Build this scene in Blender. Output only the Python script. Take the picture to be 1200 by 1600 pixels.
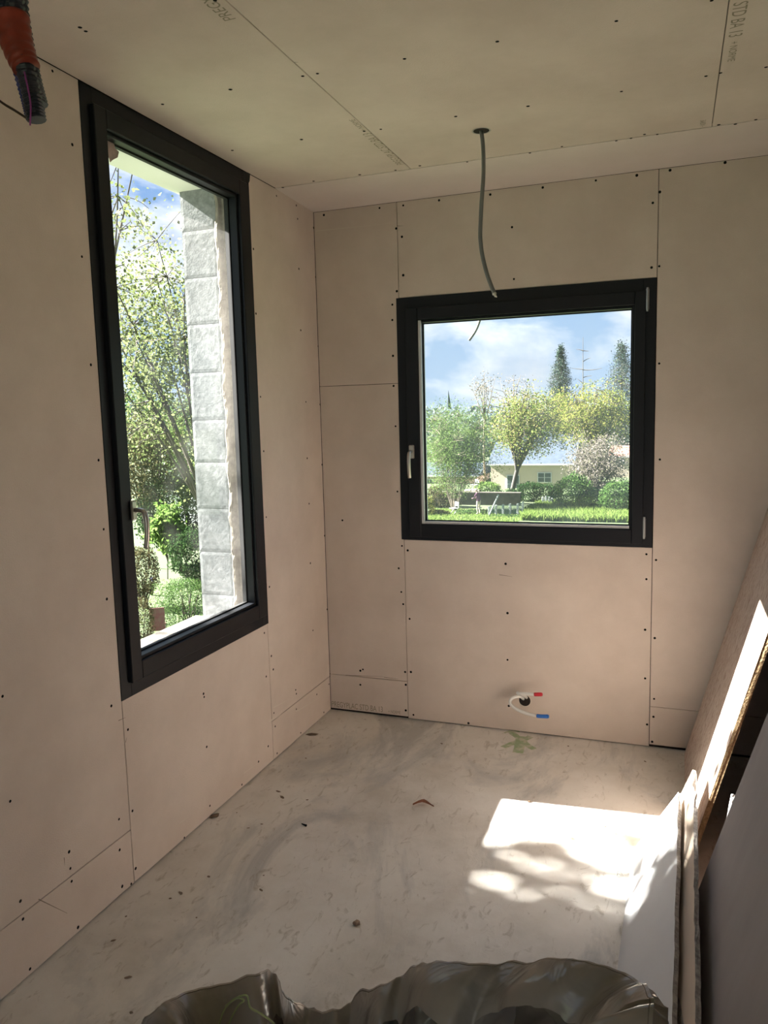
import bpy, bmesh, math, random
import numpy as np
from mathutils import Vector, Matrix, noise
for o in list(bpy.data.objects): bpy.data.objects.remove(o)
SC = bpy.context.scene
COL = SC.collection
# ------------------------------------------------------------------ camera
F, YAW, PITCH, ROLL = 1215.29, .3563, -.1239, -.0258
CAM = Vector((1.7331, -3.7415, 1.6014))
FW = Vector((-math.sin(YAW)*math.cos(PITCH), math.cos(YAW)*math.cos(PITCH), math.sin(PITCH)))
R0 = Vector((math.cos(YAW), math.sin(YAW), 0)); U0 = R0.cross(FW)
RT = R0*math.cos(ROLL)+U0*math.sin(ROLL); UP = -R0*math.sin(ROLL)+U0*math.cos(ROLL)
cd = bpy.data.cameras.new('camera'); cam = bpy.data.objects.new('camera', cd); COL.objects.link(cam)
cd.sensor_fit = 'VERTICAL'; cd.sensor_height = 36; cd.lens = F*36/1600; cd.clip_start = .02; cd.clip_end = 3000
m = Matrix((RT, UP, -FW)).transposed().to_4x4(); m.translation = CAM; cam.matrix_world = m
SC.camera = cam
def at(u, v, ax, val):
    """point of a measured sight line on the plane axis=val"""
    d = FW+RT*((u-600)/F)-UP*((v-800)/F)
    return CAM+d*((val-CAM[ax])/d[ax])
# ------------------------------------------------------------------ light
SC.view_settings.view_transform = 'Standard'; SC.view_settings.look = 'None'
SC.view_settings.gamma = 1; SC.view_settings.use_curve_mapping = False
SC.view_settings.exposure = 1.22
SUN_DIR = Vector((1, .07, -.72)).normalized()
sd = bpy.data.lights.new('sun', 'SUN'); sd.energy = 34; sd.angle = math.radians(.55); sd.color = (1, .955, .89)
sun = bpy.data.objects.new('sun', sd); COL.objects.link(sun); sun.rotation_euler = SUN_DIR.to_track_quat('-Z', 'Y').to_euler()
W = bpy.data.worlds.new('sky'); SC.world = W; W.use_nodes = True
nt = W.node_tree; nt.nodes.clear(); N = nt.nodes.new; L = nt.links.new
def ramp(nt, pts, interp='LINEAR'):
    r = nt.nodes.new('ShaderNodeValToRGB'); e = r.color_ramp; e.interpolation = interp
    while len(e.elements) < len(pts): e.elements.new(.5)
    for i, (p, c) in enumerate(pts):
        e.elements[i].position = p; e.elements[i].color = (c[0], c[1], c[2], 1) if not isinstance(c, (int, float)) else (c, c, c, 1)
    return r
tc = N('ShaderNodeTexCoord'); sx = N('ShaderNodeSeparateXYZ'); L(tc.outputs['Generated'], sx.inputs[0])
g = ramp(nt, [(0, (.50, .64, .82)), (.12, (.36, .53, .80)), (.35, (.19, .37, .74)), (1, (.10, .24, .60))]); L(sx.outputs[2], g.inputs[0])
mp = N('ShaderNodeMapping'); mp.inputs['Scale'].default_value = (1, 1, 2.6); mp.inputs['Location'].default_value = (3.1, 1.7, .35); L(tc.outputs['Generated'], mp.inputs[0])
n1 = N('ShaderNodeTexNoise'); n1.inputs['Scale'].default_value = 4.2; n1.inputs['Detail'].default_value = 9; n1.inputs['Roughness'].default_value = .56; n1.inputs['Distortion'].default_value = .3; L(mp.outputs[0], n1.inputs[0])
cl = ramp(nt, [(.46, 0), (.62, 1)]); L(n1.outputs[0], cl.inputs[0])
n2 = N('ShaderNodeTexNoise'); n2.inputs['Scale'].default_value = 6; n2.inputs['Detail'].default_value = 5; L(mp.outputs[0], n2.inputs[0])
cc = ramp(nt, [(.35, (.70, .75, .84)), (.6, (1.25, 1.25, 1.24))]); L(n2.outputs[0], cc.inputs[0])
mx = N('ShaderNodeMix'); mx.data_type = 'RGBA'; L(cl.outputs[0], mx.inputs[0]); L(g.outputs[0], mx.inputs[6]); L(cc.outputs[0], mx.inputs[7])
bg = N('ShaderNodeBackground'); bg.inputs[1].default_value = .53; L(mx.outputs[2], bg.inputs[0])
wo = N('ShaderNodeOutputWorld'); L(bg.outputs[0], wo.inputs[0])
# ------------------------------------------------------------------ helpers
random.seed(7); RNG = np.random.default_rng(7)
def tag(o, label=None, cat=None, group=None, kind=None):
    if label: o['label'] = label
    if cat: o['category'] = cat
    if group: o['group'] = group
    if kind: o['kind'] = kind
    return o
def link(name, me, mat=None, parent=None):
    o = bpy.data.objects.new(name, me); COL.objects.link(o)
    if mat is not None and me is not None: me.materials.append(mat)
    if parent is not None:
        o.parent = parent; o.matrix_parent_inverse = Matrix.Translation(-root_loc(parent))
    return o
def root_loc(p):
    v = Vector((0, 0, 0))
    while p is not None: v = v+p.location; p = p.parent if p.parent and not p.matrix_parent_inverse.translation.length else None
    return v
def empty(name, loc, label=None, cat=None, group=None, kind=None):
    o = bpy.data.objects.new(name, None); COL.objects.link(o); o.location = loc; o.empty_display_size = .1
    return tag(o, label, cat, group, kind)
def finish(name, bm, mat, parent=None, smooth=False, origin=None):
    me = bpy.data.meshes.new(name); bm.normal_update()
    if origin is not None:
        bmesh.ops.translate(bm, verts=bm.verts, vec=-Vector(origin))
    bm.to_mesh(me); bm.free()
    if smooth:
        for p in me.polygons: p.use_smooth = True
    o = link(name, me, mat, parent)
    if origin is not None and parent is None: o.location = origin
    return o
def box(bm, a, b, bev=0.0):
    a = Vector(a); b = Vector(b); c = (a+b)/2; s = b-a
    r = bmesh.ops.create_cube(bm, size=1, matrix=Matrix.Translation(c) @ Matrix.Diagonal((abs(s.x), abs(s.y), abs(s.z), 1)))
    if bev:
        es = list({e for v in r['verts'] for e in v.link_edges})
        bmesh.ops.bevel(bm, geom=es, offset=bev, segments=1, affect='EDGES')
def boxo(name, a, b, mat, parent=None, bev=0.0):
    bm = bmesh.new(); box(bm, a, b, bev)
    c = (Vector(a)+Vector(b))/2
    return finish(name, bm, mat, parent, origin=None if parent else (c.x, c.y, min(a[2], b[2])))
def spline(pts, n=6):
    P = [Vector(p) for p in pts]; out = []
    P = [P[0]*2-P[1]]+P+[P[-1]*2-P[-2]]
    for i in range(1, len(P)-2):
        for k in range(n):
            t = k/n; a, b, c, d = P[i-1:i+3]
            out.append(.5*((2*b)+(c-a)*t+(2*a-5*b+4*c-d)*t*t+(3*b-a-3*c+d)*t**3))
    out.append(P[-2]); return out
def tube(bm, pts, rad, seg=8, cap=True):
    pts = [Vector(p) for p in pts]; n = len(pts); rings = []; prev = None
    for i, p in enumerate(pts):
        t = (pts[min(i+1, n-1)]-pts[max(i-1, 0)]).normalized()
        if prev is None: a = t.orthogonal().normalized()
        else: a = (prev-t*prev.dot(t)); a = a.normalized() if a.length > 1e-6 else t.orthogonal().normalized()
        prev = a; b = t.cross(a); r = rad(i/(n-1)) if callable(rad) else (rad[i] if isinstance(rad, list) else rad)
        rings.append([bm.verts.new(p+(a*math.cos(2*math.pi*k/seg)+b*math.sin(2*math.pi*k/seg))*r) for k in range(seg)])
    for i in range(n-1):
        for k in range(seg):
            bm.faces.new((rings[i][k], rings[i][(k+1) % seg], rings[i+1][(k+1) % seg], rings[i+1][k]))
    if cap: bm.faces.new(rings[0][::-1]); bm.faces.new(rings[-1])
# ------------------------------------------------------------------ materials
def new_mat(name):
    m = bpy.data.materials.new(name); m.use_nodes = True; nt = m.node_tree
    return m, nt, nt.nodes['Principled BSDF']
def P(name, col, rough=.6, metal=0, spec=.5, var=0.0, scale=8, bump=0.0, bscale=60, col2=None, detail=6, stretch=(1, 1, 1), lo=.35, hi=.65):
    m, nt, b = new_mat(name); b.inputs['Roughness'].default_value = rough; b.inputs['Metallic'].default_value = metal
    b.inputs['Specular IOR Level'].default_value = spec
    b.inputs['Base Color'].default_value = (*col, 1)
    tc = nt.nodes.new('ShaderNodeTexCoord'); mp = nt.nodes.new('ShaderNodeMapping'); mp.inputs['Scale'].default_value = stretch
    nt.links.new(tc.outputs['Object'], mp.inputs[0])
    c2 = col2 or tuple(c*(1-var) for c in col)
    if var or col2:
        n = nt.nodes.new('ShaderNodeTexNoise'); n.inputs['Scale'].default_value = scale; n.inputs['Detail'].default_value = detail
        n.inputs['Roughness'].default_value = .62
        nt.links.new(mp.outputs[0], n.inputs[0]); r = ramp(nt, [(lo, c2), (hi, col)]); nt.links.new(n.outputs[0], r.inputs[0]); nt.links.new(r.outputs[0], b.inputs['Base Color'])
    if bump:
        n = nt.nodes.new('ShaderNodeTexNoise'); n.inputs['Scale'].default_value = bscale; n.inputs['Detail'].default_value = 5
        nt.links.new(mp.outputs[0], n.inputs[0]); bp = nt.nodes.new('ShaderNodeBump'); bp.inputs['Strength'].default_value = bump; bp.inputs['Distance'].default_value = .004
        nt.links.new(n.outputs[0], bp.inputs['Height']); nt.links.new(bp.outputs[0], b.inputs['Normal'])
    return m
def foliage_mat(name, c1, c2, c3=None, trans=.35):
    c1, c2, c3 = [tuple((x_*.86+sum(c)/3*.14)*.46 for x_ in c) if c else None for c in (c1, c2, c3)]
    m = bpy.data.materials.new(name); m.use_nodes = True; nt = m.node_tree; nt.nodes.clear()
    g = nt.nodes.new('ShaderNodeNewGeometry'); r = ramp(nt, [(0, c1), (.5, c2), (1, c3 or c2)]); nt.links.new(g.outputs['Random Per Island'], r.inputs[0])
    d = nt.nodes.new('ShaderNodeBsdfDiffuse'); t = nt.nodes.new('ShaderNodeBsdfTranslucent'); x = nt.nodes.new('ShaderNodeMixShader'); x.inputs[0].default_value = trans
    o = nt.nodes.new('ShaderNodeOutputMaterial')
    nt.links.new(r.outputs[0], d.inputs[0]); nt.links.new(r.outputs[0], t.inputs[0]); nt.links.new(d.outputs[0], x.inputs[1]); nt.links.new(t.outputs[0], x.inputs[2]); nt.links.new(x.outputs[0], o.inputs[0])
    return m
M = {}
M['paper'] = P('plasterboard_paper', (.665, .578, .513), .85, spec=.2, col2=(.585, .50, .44), scale=2.6, detail=10, bump=.25, bscale=220)
M['paper_side'] = P('plasterboard_paper_strip', (.68, .605, .565), .85, spec=.2, col2=(.64, .565, .525), scale=3, detail=10, bump=.2, bscale=220)
M['backing'] = P('dark_void', (.02, .016, .013), 1)
M['block_dark'] = P('exterior_masonry', (.20, .19, .17), .95, var=.2, bump=.6, bscale=40)
M['screw'] = P('black_screw', (.004, .004, .004), .8, spec=.1)
M['ink'] = P('printed_ink', (.27, .235, .17), .8)
M['anth'] = P('anthracite_frame', (.0075, .0085, .012), .45, spec=.3)
M['gasket'] = P('rubber_gasket', (.006, .006, .007), .7)
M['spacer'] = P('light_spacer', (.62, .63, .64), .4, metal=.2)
M['nickel'] = P('satin_nickel', (.55, .52, .48), .3, metal=1)
M['hinge'] = P('hinge_grey', (.33, .34, .35), .35, metal=.6)
M['white_board'] = P('white_paper_face', (.80, .80, .82), .75, var=.05, scale=3)
M['cream_board'] = P('cream_paper_face', (.68, .56, .45), .85, var=.07, scale=4)
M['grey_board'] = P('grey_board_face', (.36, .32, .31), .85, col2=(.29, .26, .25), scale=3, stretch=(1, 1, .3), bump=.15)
M['gypsum'] = P('gypsum_core', (.50, .47, .45), .95, col2=(.24, .22, .21), scale=55, bump=1, bscale=90)
M['osb'] = None
M['red_tape'] = P('red_tape', (.30, .035, .015), .4, var=.4, scale=30)
M['pvc_black'] = P('black_conduit', (.022, .025, .038), .4)
M['pvc_blue'] = P('blue_conduit', (.02, .035, .16), .45)
M['pvc_violet'] = P('violet_wire', (.25, .04, .22), .5)
M['brown_wire'] = P('brown_wire', (.06, .03, .018), .6)
M['cable'] = P('grey_cable', (.17, .175, .17), .55, var=.15, scale=20)
M['copper'] = P('cable_inner', (.62, .60, .56), .4)
M['pex'] = P('white_pipe', (.78, .78, .76), .4)
M['red_cap'] = P('red_plug', (.62, .03, .05), .45)
M['blue_cap'] = P('blue_plug', (.03, .16, .55), .45)
M['green_paint'] = P('green_marker_paint', (.36, .46, .28), .9, col2=(.60, .59, .48), scale=28, lo=.38, hi=.56)
M['alu_sill'] = P('light_aluminium_sill', (.42, .43, .45), .5, var=.1)
M['lintel'] = P('smooth_lintel_render', (.66, .66, .60), .9, var=.06, scale=3)
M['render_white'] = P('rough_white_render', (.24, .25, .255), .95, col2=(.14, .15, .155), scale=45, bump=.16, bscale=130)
M['mortar'] = P('crumbly_mortar', (.24, .215, .18), .95, col2=(.15, .13, .11), scale=20, bump=1, bscale=50)
M['stone'] = P('stone_sill', (.24, .22, .19), .95, var=.25, scale=18, bump=.8, bscale=30)
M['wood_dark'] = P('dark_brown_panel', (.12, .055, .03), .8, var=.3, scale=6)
M['chair_white'] = P('white_paint', (.55, .56, .58), .5)
M['chair_red'] = P('faded_red_paint', (.20, .045, .055), .6, col2=(.20, .11, .085), scale=9)
M['soil'] = P('brown_crumb', (.13, .09, .06), .95)
M['soil2'] = P('dull_dirt', (.20, .15, .11), .95)
M['bark'] = P('bark', (.085, .07, .055), .95, var=.3)
M['bark_dark'] = P('dark_bark', (.045, .04, .035), .95)
M['twig'] = P('pale_bark', (.15, .125, .095), .95)
# OSB
m, nt, b = new_mat('particle_board'); b.inputs['Roughness'].default_value = .8; b.inputs['Specular IOR Level'].default_value = .2
tc = nt.nodes.new('ShaderNodeTexCoord'); mp = nt.nodes.new('ShaderNodeMapping'); mp.inputs['Scale'].default_value = (1, 1.9, .75); nt.links.new(tc.outputs['Object'], mp.inputs[0])
v = nt.nodes.new('ShaderNodeTexNoise'); v.inputs['Scale'].default_value = 18; v.inputs['Detail'].default_value = 4; v.inputs['Distortion'].default_value = 2.6; nt.links.new(mp.outputs[0], v.inputs[0])
r = ramp(nt, [(.32, (.36, .25, .19)), (.47, (.52, .41, .34)), (.58, (.60, .50, .43)), (.7, (.48, .37, .30))]); nt.links.new(v.outputs[0], r.inputs[0]); nt.links.new(r.outputs[0], b.inputs['Base Color'])
bp = nt.nodes.new('ShaderNodeBump'); bp.inputs['Strength'].default_value = .25; bp.inputs['Distance'].default_value = .003; nt.links.new(v.outputs[0], bp.inputs['Height']); nt.links.new(bp.outputs[0], b.inputs['Normal'])
M['osb'] = m
M['osb_edge'] = P('particle_board_edge', (.50, .36, .20), .9, col2=(.22, .14, .07), scale=90, bump=1, bscale=120)
# concrete floor
m, nt, b = new_mat('concrete_screed'); b.inputs['Roughness'].default_value = .38; b.inputs['Specular IOR Level'].default_value = .85
tc = nt.nodes.new('ShaderNodeTexCoord')
def nz(scale, det, stretch=(1, 1, 1), rot=0, dist=0, loc=(0, 0, 0)):
    mp = nt.nodes.new('ShaderNodeMapping'); mp.inputs['Scale'].default_value = stretch; mp.inputs['Rotation'].default_value = (0, 0, rot); mp.inputs['Location'].default_value = loc
    n = nt.nodes.new('ShaderNodeTexNoise'); n.inputs['Scale'].default_value = scale; n.inputs['Detail'].default_value = det; n.inputs['Distortion'].default_value = dist; n.inputs['Roughness'].default_value = .65
    nt.links.new(tc.outputs['Object'], mp.inputs[0]); nt.links.new(mp.outputs[0], n.inputs[0]); return n
def mixc(fac, a, bcol, blend='MIX'):
    x = nt.nodes.new('ShaderNodeMix'); x.data_type = 'RGBA'; x.blend_type = blend
    nt.links.new(fac, x.inputs[0]); 
    for i, c in ((6, a), (7, bcol)):
        if isinstance(c, tuple): x.inputs[i].default_value = (*c, 1)
        else: nt.links.new(c, x.inputs[i])
    return x.outputs[2]
a = nz(2.2, 10); r1 = ramp(nt, [(.33, (.56, .52, .465)), (.5, (.71, .675, .63)), (.68, (.80, .775, .74))]); nt.links.new(a.outputs[0], r1.inputs[0])
s = nz(1.5, 8, (1.6, .75, 1), .55, .8, (3.1, .7, 0)); r2 = ramp(nt, [(.50, 0), (.62, .85)]); nt.links.new(s.outputs[0], r2.inputs[0])
c = mixc(r2.outputs[0], r1.outputs[0], (.44, .435, .43))
s2 = nz(26, 6, (1, .45, 1), .5, 1.2); r3 = ramp(nt, [(.57, 0), (.70, .6)]); nt.links.new(s2.outputs[0], r3.inputs[0])
c = mixc(r3.outputs[0], c, (.30, .25, .19))
s3 = nz(60, 4); r4 = ramp(nt, [(.62, 0), (.75, .5)]); nt.links.new(s3.outputs[0], r4.inputs[0])
c = mixc(r4.outputs[0], c, (.66, .63, .58))
nt.links.new(c, b.inputs['Base Color'])
bp = nt.nodes.new('ShaderNodeBump'); bp.inputs['Strength'].default_value = .35; bp.inputs['Distance'].default_value = .004; nt.links.new(s2.outputs[0], bp.inputs['Height']); nt.links.new(bp.outputs[0], b.inputs['Normal'])
M['floor'] = m
# dusty glass
def glass(name, haze):
    m = bpy.data.materials.new(name); m.use_nodes = True; nt = m.node_tree; nt.nodes.clear(); n = nt.nodes.new
    t = n('ShaderNodeBsdfTransparent'); t.inputs[0].default_value = (.96, .98, .97, 1); gl = n('ShaderNodeBsdfGlossy'); gl.inputs['Roughness'].default_value = .02
    fr = n('ShaderNodeFresnel'); fr.inputs[0].default_value = 1.35; x = n('ShaderNodeMixShader'); nt.links.new(fr.outputs[0], x.inputs[0]); nt.links.new(t.outputs[0], x.inputs[1]); nt.links.new(gl.outputs[0], x.inputs[2])
    tr = n('ShaderNodeBsdfTranslucent'); tr.inputs[0].default_value = (1, 1, 1, 1); tc = n('ShaderNodeTexCoord'); ns = n('ShaderNodeTexNoise'); ns.inputs['Scale'].default_value = 3.5; ns.inputs['Detail'].default_value = 8
    nt.links.new(tc.outputs['Object'], ns.inputs[0]); r = ramp(nt, [(.3, haze*.5), (.75, haze*1.6)]); nt.links.new(ns.outputs[0], r.inputs[0])
    y = n('ShaderNodeMixShader'); nt.links.new(r.outputs[0], y.inputs[0]); nt.links.new(x.outputs[0], y.inputs[1]); nt.links.new(tr.outputs[0], y.inputs[2])
    o = n('ShaderNodeOutputMaterial'); nt.links.new(y.outputs[0], o.inputs[0]); return m
M['glass1'] = glass('dusty_glass_left', .007)
M['glass2'] = glass('dusty_glass_back', .10)
# bag film
m = bpy.data.materials.new('grey_plastic_film'); m.use_nodes = True; nt = m.node_tree; b = nt.nodes['Principled BSDF']
b.inputs['Base Color'].default_value = (.42, .375, .335, 1); b.inputs['Roughness'].default_value = .2; b.inputs['Specular IOR Level'].default_value = .6
tr = nt.nodes.new('ShaderNodeBsdfTranslucent'); tr.inputs[0].default_value = (.55, .49, .44, 1); x = nt.nodes.new('ShaderNodeMixShader'); x.inputs[0].default_value = .35
nt.links.new(b.outputs[0], x.inputs[1]); nt.links.new(tr.outputs[0], x.inputs[2]); nt.links.new(x.outputs[0], nt.nodes['Material Output'].inputs[0])
tc = nt.nodes.new('ShaderNodeTexCoord'); n = nt.nodes.new('ShaderNodeTexNoise'); n.inputs['Scale'].default_value = 9; n.inputs['Detail'].default_value = 3; n.inputs['Distortion'].default_value = 1.5
nt.links.new(tc.outputs['Object'], n.inputs[0]); bp = nt.nodes.new('ShaderNodeBump'); bp.inputs['Strength'].default_value = .6; bp.inputs['Distance'].default_value = .02; nt.links.new(n.outputs[0], bp.inputs['Height']); nt.links.new(bp.outputs[0], b.inputs['Normal'])
M['bag'] = m
m2 = m.copy(); m2.name = 'grey_plastic_film_shaded'; M['bag_in'] = m2
m2.node_tree.nodes['Principled BSDF'].inputs['Base Color'].default_value = (.21, .18, .145, 1); m2.node_tree.nodes['Mix Shader'].inputs[0].default_value = .18  # darker film copy: shade inside the bag put into its colour
# ------------------------------------------------------------------ room shell
RX, RY, H, HB = 2.47, -6.0, 2.648, 2.632          # right wall, rear wall, ceiling, ceiling at the back wall
W1 = dict(y0=-1.681, y1=-.655, z0=.663, z1=2.643)
W2 = dict(x0=.4345, x1=1.6544, z0=.964, z1=2.174)
T = .0125
floor = boxo('floor', (-.35, RY-.1, -.15), (RX+.1, .09, 0), M['floor']); floor['kind'] = 'structure'
def struct(name, bm, mat, parent=None):
    o = finish(name, bm, mat, parent)
    if parent is None: o['kind'] = 'structure'
    return o
bm = bmesh.new(); box(bm, (-.35, RY-.1, H+T), (RX+.1, .09, H+.25)); ceiling = struct('ceiling', bm, M['backing'])
bm = bmesh.new()                                   # back wall carcass round the window
for a, b_ in (((-.35, T, -.0), (W2['x0'], .09, H+.2)), ((W2['x1'], T, 0), (RX+.1, .09, H+.2)), ((W2['x0'], T, 0), (W2['x1'], .09, W2['z0'])), ((W2['x0'], T, W2['z1']), (W2['x1'], .09, H+.2))): box(bm, a, b_)
wall_back = struct('wall_back', bm, M['backing'])
bm = bmesh.new()
OY0, OY1, OZ0, OZ1, OX = -1.55, -.72, .70, 2.59, -.31
for a, b_ in (((-.075, RY, 0), (-T, W1['y0'], H+.2)), ((-.075, W1['y1'], 0), (-T, .09, H+.2)), ((-.075, W1['y0'], 0), (-T, W1['y1'], W1['z0'])), ((-.075, W1['y0'], W1['z1']), (-T, W1['y1'], H+.2))): box(bm, a, b_)
wall_left = struct('wall_left', bm, M['backing'])
bm = bmesh.new(); box(bm, (RX, RY, 0), (RX+.1, 0, H)); wall_right = struct('wall_right', bm, M['paper'])
bm = bmesh.new(); DX0, DX1, DZ = .5, 2.1, 2.2                 # unseen doorway behind the camera, added to brighten the room
box(bm, (-.35, RY-.1, 0), (DX0, RY, H)); box(bm, (DX1, RY-.1, 0), (RX+.1, RY, H)); box(bm, (DX0, RY-.1, DZ), (DX1, RY, H)); wall_rear = struct('wall_rear', bm, M['paper'])
# outer masonry skin of the left wall
bm = bmesh.new()
for a, b_ in (((OX, RY, -5.3), (-.076, OY0, 3.2)), ((OX, OY1+.06, -5.3), (-.076, .09, 3.2)), ((OX, OY0, -5.3), (-.076, OY1+.06, OZ0-.05)), ((OX, OY0, OZ1+.03), (-.076, OY1+.06, 3.2))): box(bm, a, b_)
skin = struct('wall_outer', bm, M['block_dark'])
bm = bmesh.new(); box(bm, (-.076, .09, -5.3), (RX+.1, .10, -.0)); struct('wall_foundation', bm, M['block_dark'])
# gap joints between boards: every board is a part
G = .0012
def board(parent, a, b_, mat=None):
    return boxo('plasterboard', a, b_, mat or M['paper'], parent, bev=.0012)
def bb(x0, z0, x1, z1): return board(wall_back, (x0+G, 0, z0+G), (x1-G, T, z1-G))
bb(0, .012, .448, .206); bb(0, .206, .448, 1.758); bb(0, 1.758, .448, HB)
bb(.448, .004, 1.656, W2['z0']); bb(.448, W2['z1'], 1.656, HB); bb(1.656, .014, RX, .202); bb(1.656, .202, RX, HB)
def lb(y0, z0, y1, z1): return board(wall_left, (-T, y0+G, z0+G), (0, y1-G, z1-G))
lb(-2.88, .003, W1['y0']+.003, .2); lb(-2.88, .2, W1['y0']+.003, H); lb(-4.08, .2, -2.88, H); lb(-4.08, .003, -2.88, .2); lb(RY, .003, -4.08, H)
lb(W1['y0']+.003, .003, -.66, W1['z0']); lb(-.66, .003, 0, .192); lb(-.66, .192, 0, H)
def cb(x0, y0, x1, y1): return board(ceiling, (x0+G, y0+G, H), (x1-G, y1-G, H+T))
YF = -.407
cb(0, -2.9, .656, YF); cb(.656, -2.9, 1.85, YF); cb(1.85, -2.9, RX, YF); cb(0, RY, .656, -2.9); cb(.656, RY, 1.85, -2.9); cb(1.85, RY, RX, -2.9)
bm = bmesh.new()                                   # sloping strip against the back wall
vs = [bm.verts.new(p) for p in ((0, YF+G, H-.001), (RX, YF+G, H-.001), (RX, 0, HB), (0, 0, HB), (0, YF+G, H+T), (RX, YF+G, H+T), (RX, 0, HB+T), (0, 0, HB+T))]
for f in ((0, 3, 2, 1), (4, 5, 6, 7), (0, 1, 5, 4), (1, 2, 6, 5), (2, 3, 7, 6), (3, 0, 4, 7)): bm.faces.new([vs[i] for i in f])
finish('plasterboard', bm, M['paper_side'], ceiling)
# screws, joined (3-4 pixels each)
def screws(parent, lst, ax, val, nrm, r=.0046):
    bm = bmesh.new(); nrm = Vector(nrm); a = nrm.orthogonal().normalized(); b_ = nrm.cross(a)
    for u, v in lst:
        p = at(u, v, ax, val); rr = r*random.uniform(.95, 1.3)
        top = [bm.verts.new(p+nrm*.0007+(a*math.cos(k*math.pi/4)+b_*math.sin(k*math.pi/4))*rr*.8) for k in range(8)]
        bot = [bm.verts.new(p+(a*math.cos(k*math.pi/4)+b_*math.sin(k*math.pi/4))*rr) for k in range(8)]
        c = bm.verts.new(p+nrm*.0002)
        for k in range(8):
            bm.faces.new((bot[k], bot[(k+1) % 8], top[(k+1) % 8], top[k])); bm.faces.new((top[k], top[(k+1) % 8], c))
    o = finish('screw_heads', bm, M['screw'], parent); o['kind'] = 'stuff'; return o
LS = [(154,719),(162,827),(167,936),(4,1088),(174,1103),(200,1140),(82,111),(113,226),(128,401),(142,570),(16,1252),(186,1280),(207,1267),(108,1331),(110,1357),(112,1377),(187,1328),(212,1357),(32,1408),(36,1436),(191,1385),(205,1381),(122,1449),(47,1514),(328,1259),(288,1309),(378,1226),(318,1084),(319,1089),(323,1167),(404,1190),(462,1078),(463,1084),(463,1108),(428,1114),(430,1135),(419,1166),(433,1177),(470,1145),(506,1113),(495,1085),(514,1069),(396,389),(400,490),(407,620),(463,321),(465,342),(467,420),(470,516),(478,628),(490,356),(493,433),(497,541),(500,632),(432,306),(412,705),(416,808),(421,917),(480,716),(483,787),(485,880),(489,985),(503,726),(507,837),(511,952),(413,989),(424,1025),(427,1046),(416,1057)]
BS = [(506,336),(630,321),(619,357),(628,370),(630,430),(620,455),(613,476),(613,500),(614,556),(618,666),(615,603),(593,325),(621,768),(628,853),(637,860),(627,925),(630,944),(640,967),(563,1048),(567,1046),(563,1070),(633,1050),(642,1050),(634,1070),(634,1110),(646,1117),(623,888),(535,813),(790,881),(793,958),(793,1031),(1010,866),(1025,875),(1010,905),(1008,984),(1023,997),(1008,1060),(1022,1092),(1021,1120),(1011,1132),(1019,1159),(732,1130),(795,1103),(686,313),(766,304),(848,293),(931,282),(995,274),(1047,266),(1133,254),(1031,300),(1020,317),(800,355),(803,436),(1018,418),(1030,416),(1030,568),(1031,718)]
CS = [(632,92),(777,65),(963,33),(1112,1),(1103,119),(1126,114),(1197,105),(971,143),(825,166),(712,182),(878,229),(963,220),(986,216),(1007,210),(1027,210),(1123,195),(1149,194),(1181,187),(828,239),(730,253),(134,49),(125,43),(254,163),(360,140),(473,119),(496,115),(471,218),(363,235),(336,1),(569,205),(595,202),(490,283),(442,293),(562,273),(656,259),(618,266)]
screws(wall_left, LS, 0, 0, (1, 0, 0)); screws(wall_back, BS, 1, 0, (0, -1, 0), .0052); screws(ceiling, CS, 2, H-.001, (0, 0, -1), .0055)
# pencil scratches on the boards: short pale or dark scores
def scores(parent, lst, ax, val, nrm, w, mat, name):
    bm = bmesh.new(); nrm = Vector(nrm)
    for (u0, v0, u1, v1) in lst:
        a, b_ = at(u0, v0, ax, val), at(u1, v1, ax, val); t = (b_-a).normalized(); s_ = nrm.cross(t)*w/2; n_ = nrm*.0004
        bm.faces.new([bm.verts.new(q+n_) for q in (a-s_, b_-s_*.3, b_+s_*.3, a+s_)])
    o = finish(name, bm, mat, parent); o['kind'] = 'stuff'
M['score_pale'] = P('pale_scuff', (.66, .60, .52), .9); M['score_dark'] = P('dark_scuff', (.22, .18, .14), .9)
scores(wall_left, [(462,1112,500,1090),(428,1105,452,1093),(381,1208,404,1192),(281,1286,295,1276),(424,1126,445,1113),(420,1128,432,1119)], 0, 0, (1, 0, 0), .004, M['score_pale'], 'scuff_marks')
scores(wall_left, [(60,1405,105,1427),(185,1126,196,1121),(196,1160,198,1152),(100,1340,101,1352)], 0, 0, (1, 0, 0), .003, M['score_dark'], 'scuff_marks')
scores(wall_back, [(494,361,618,348),(1034,295,1032,345)], 1, 0, (0, -1, 0), .003, M['score_pale'], 'scuff_marks')
scores(wall_back, [(600,1058,622,1061),(620,353,630,353),(540,1055,600,1057),(780,898,800,901)], 1, 0, (0, -1, 0), .003, M['score_dark'], 'scuff_marks')
scores(ceiling, [(622,267,634,267),(460,97,466,97),(784,251,789,256)], 2, H-.001, (0, 0, -1), .004, M['score_dark'], 'scuff_marks')
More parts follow.
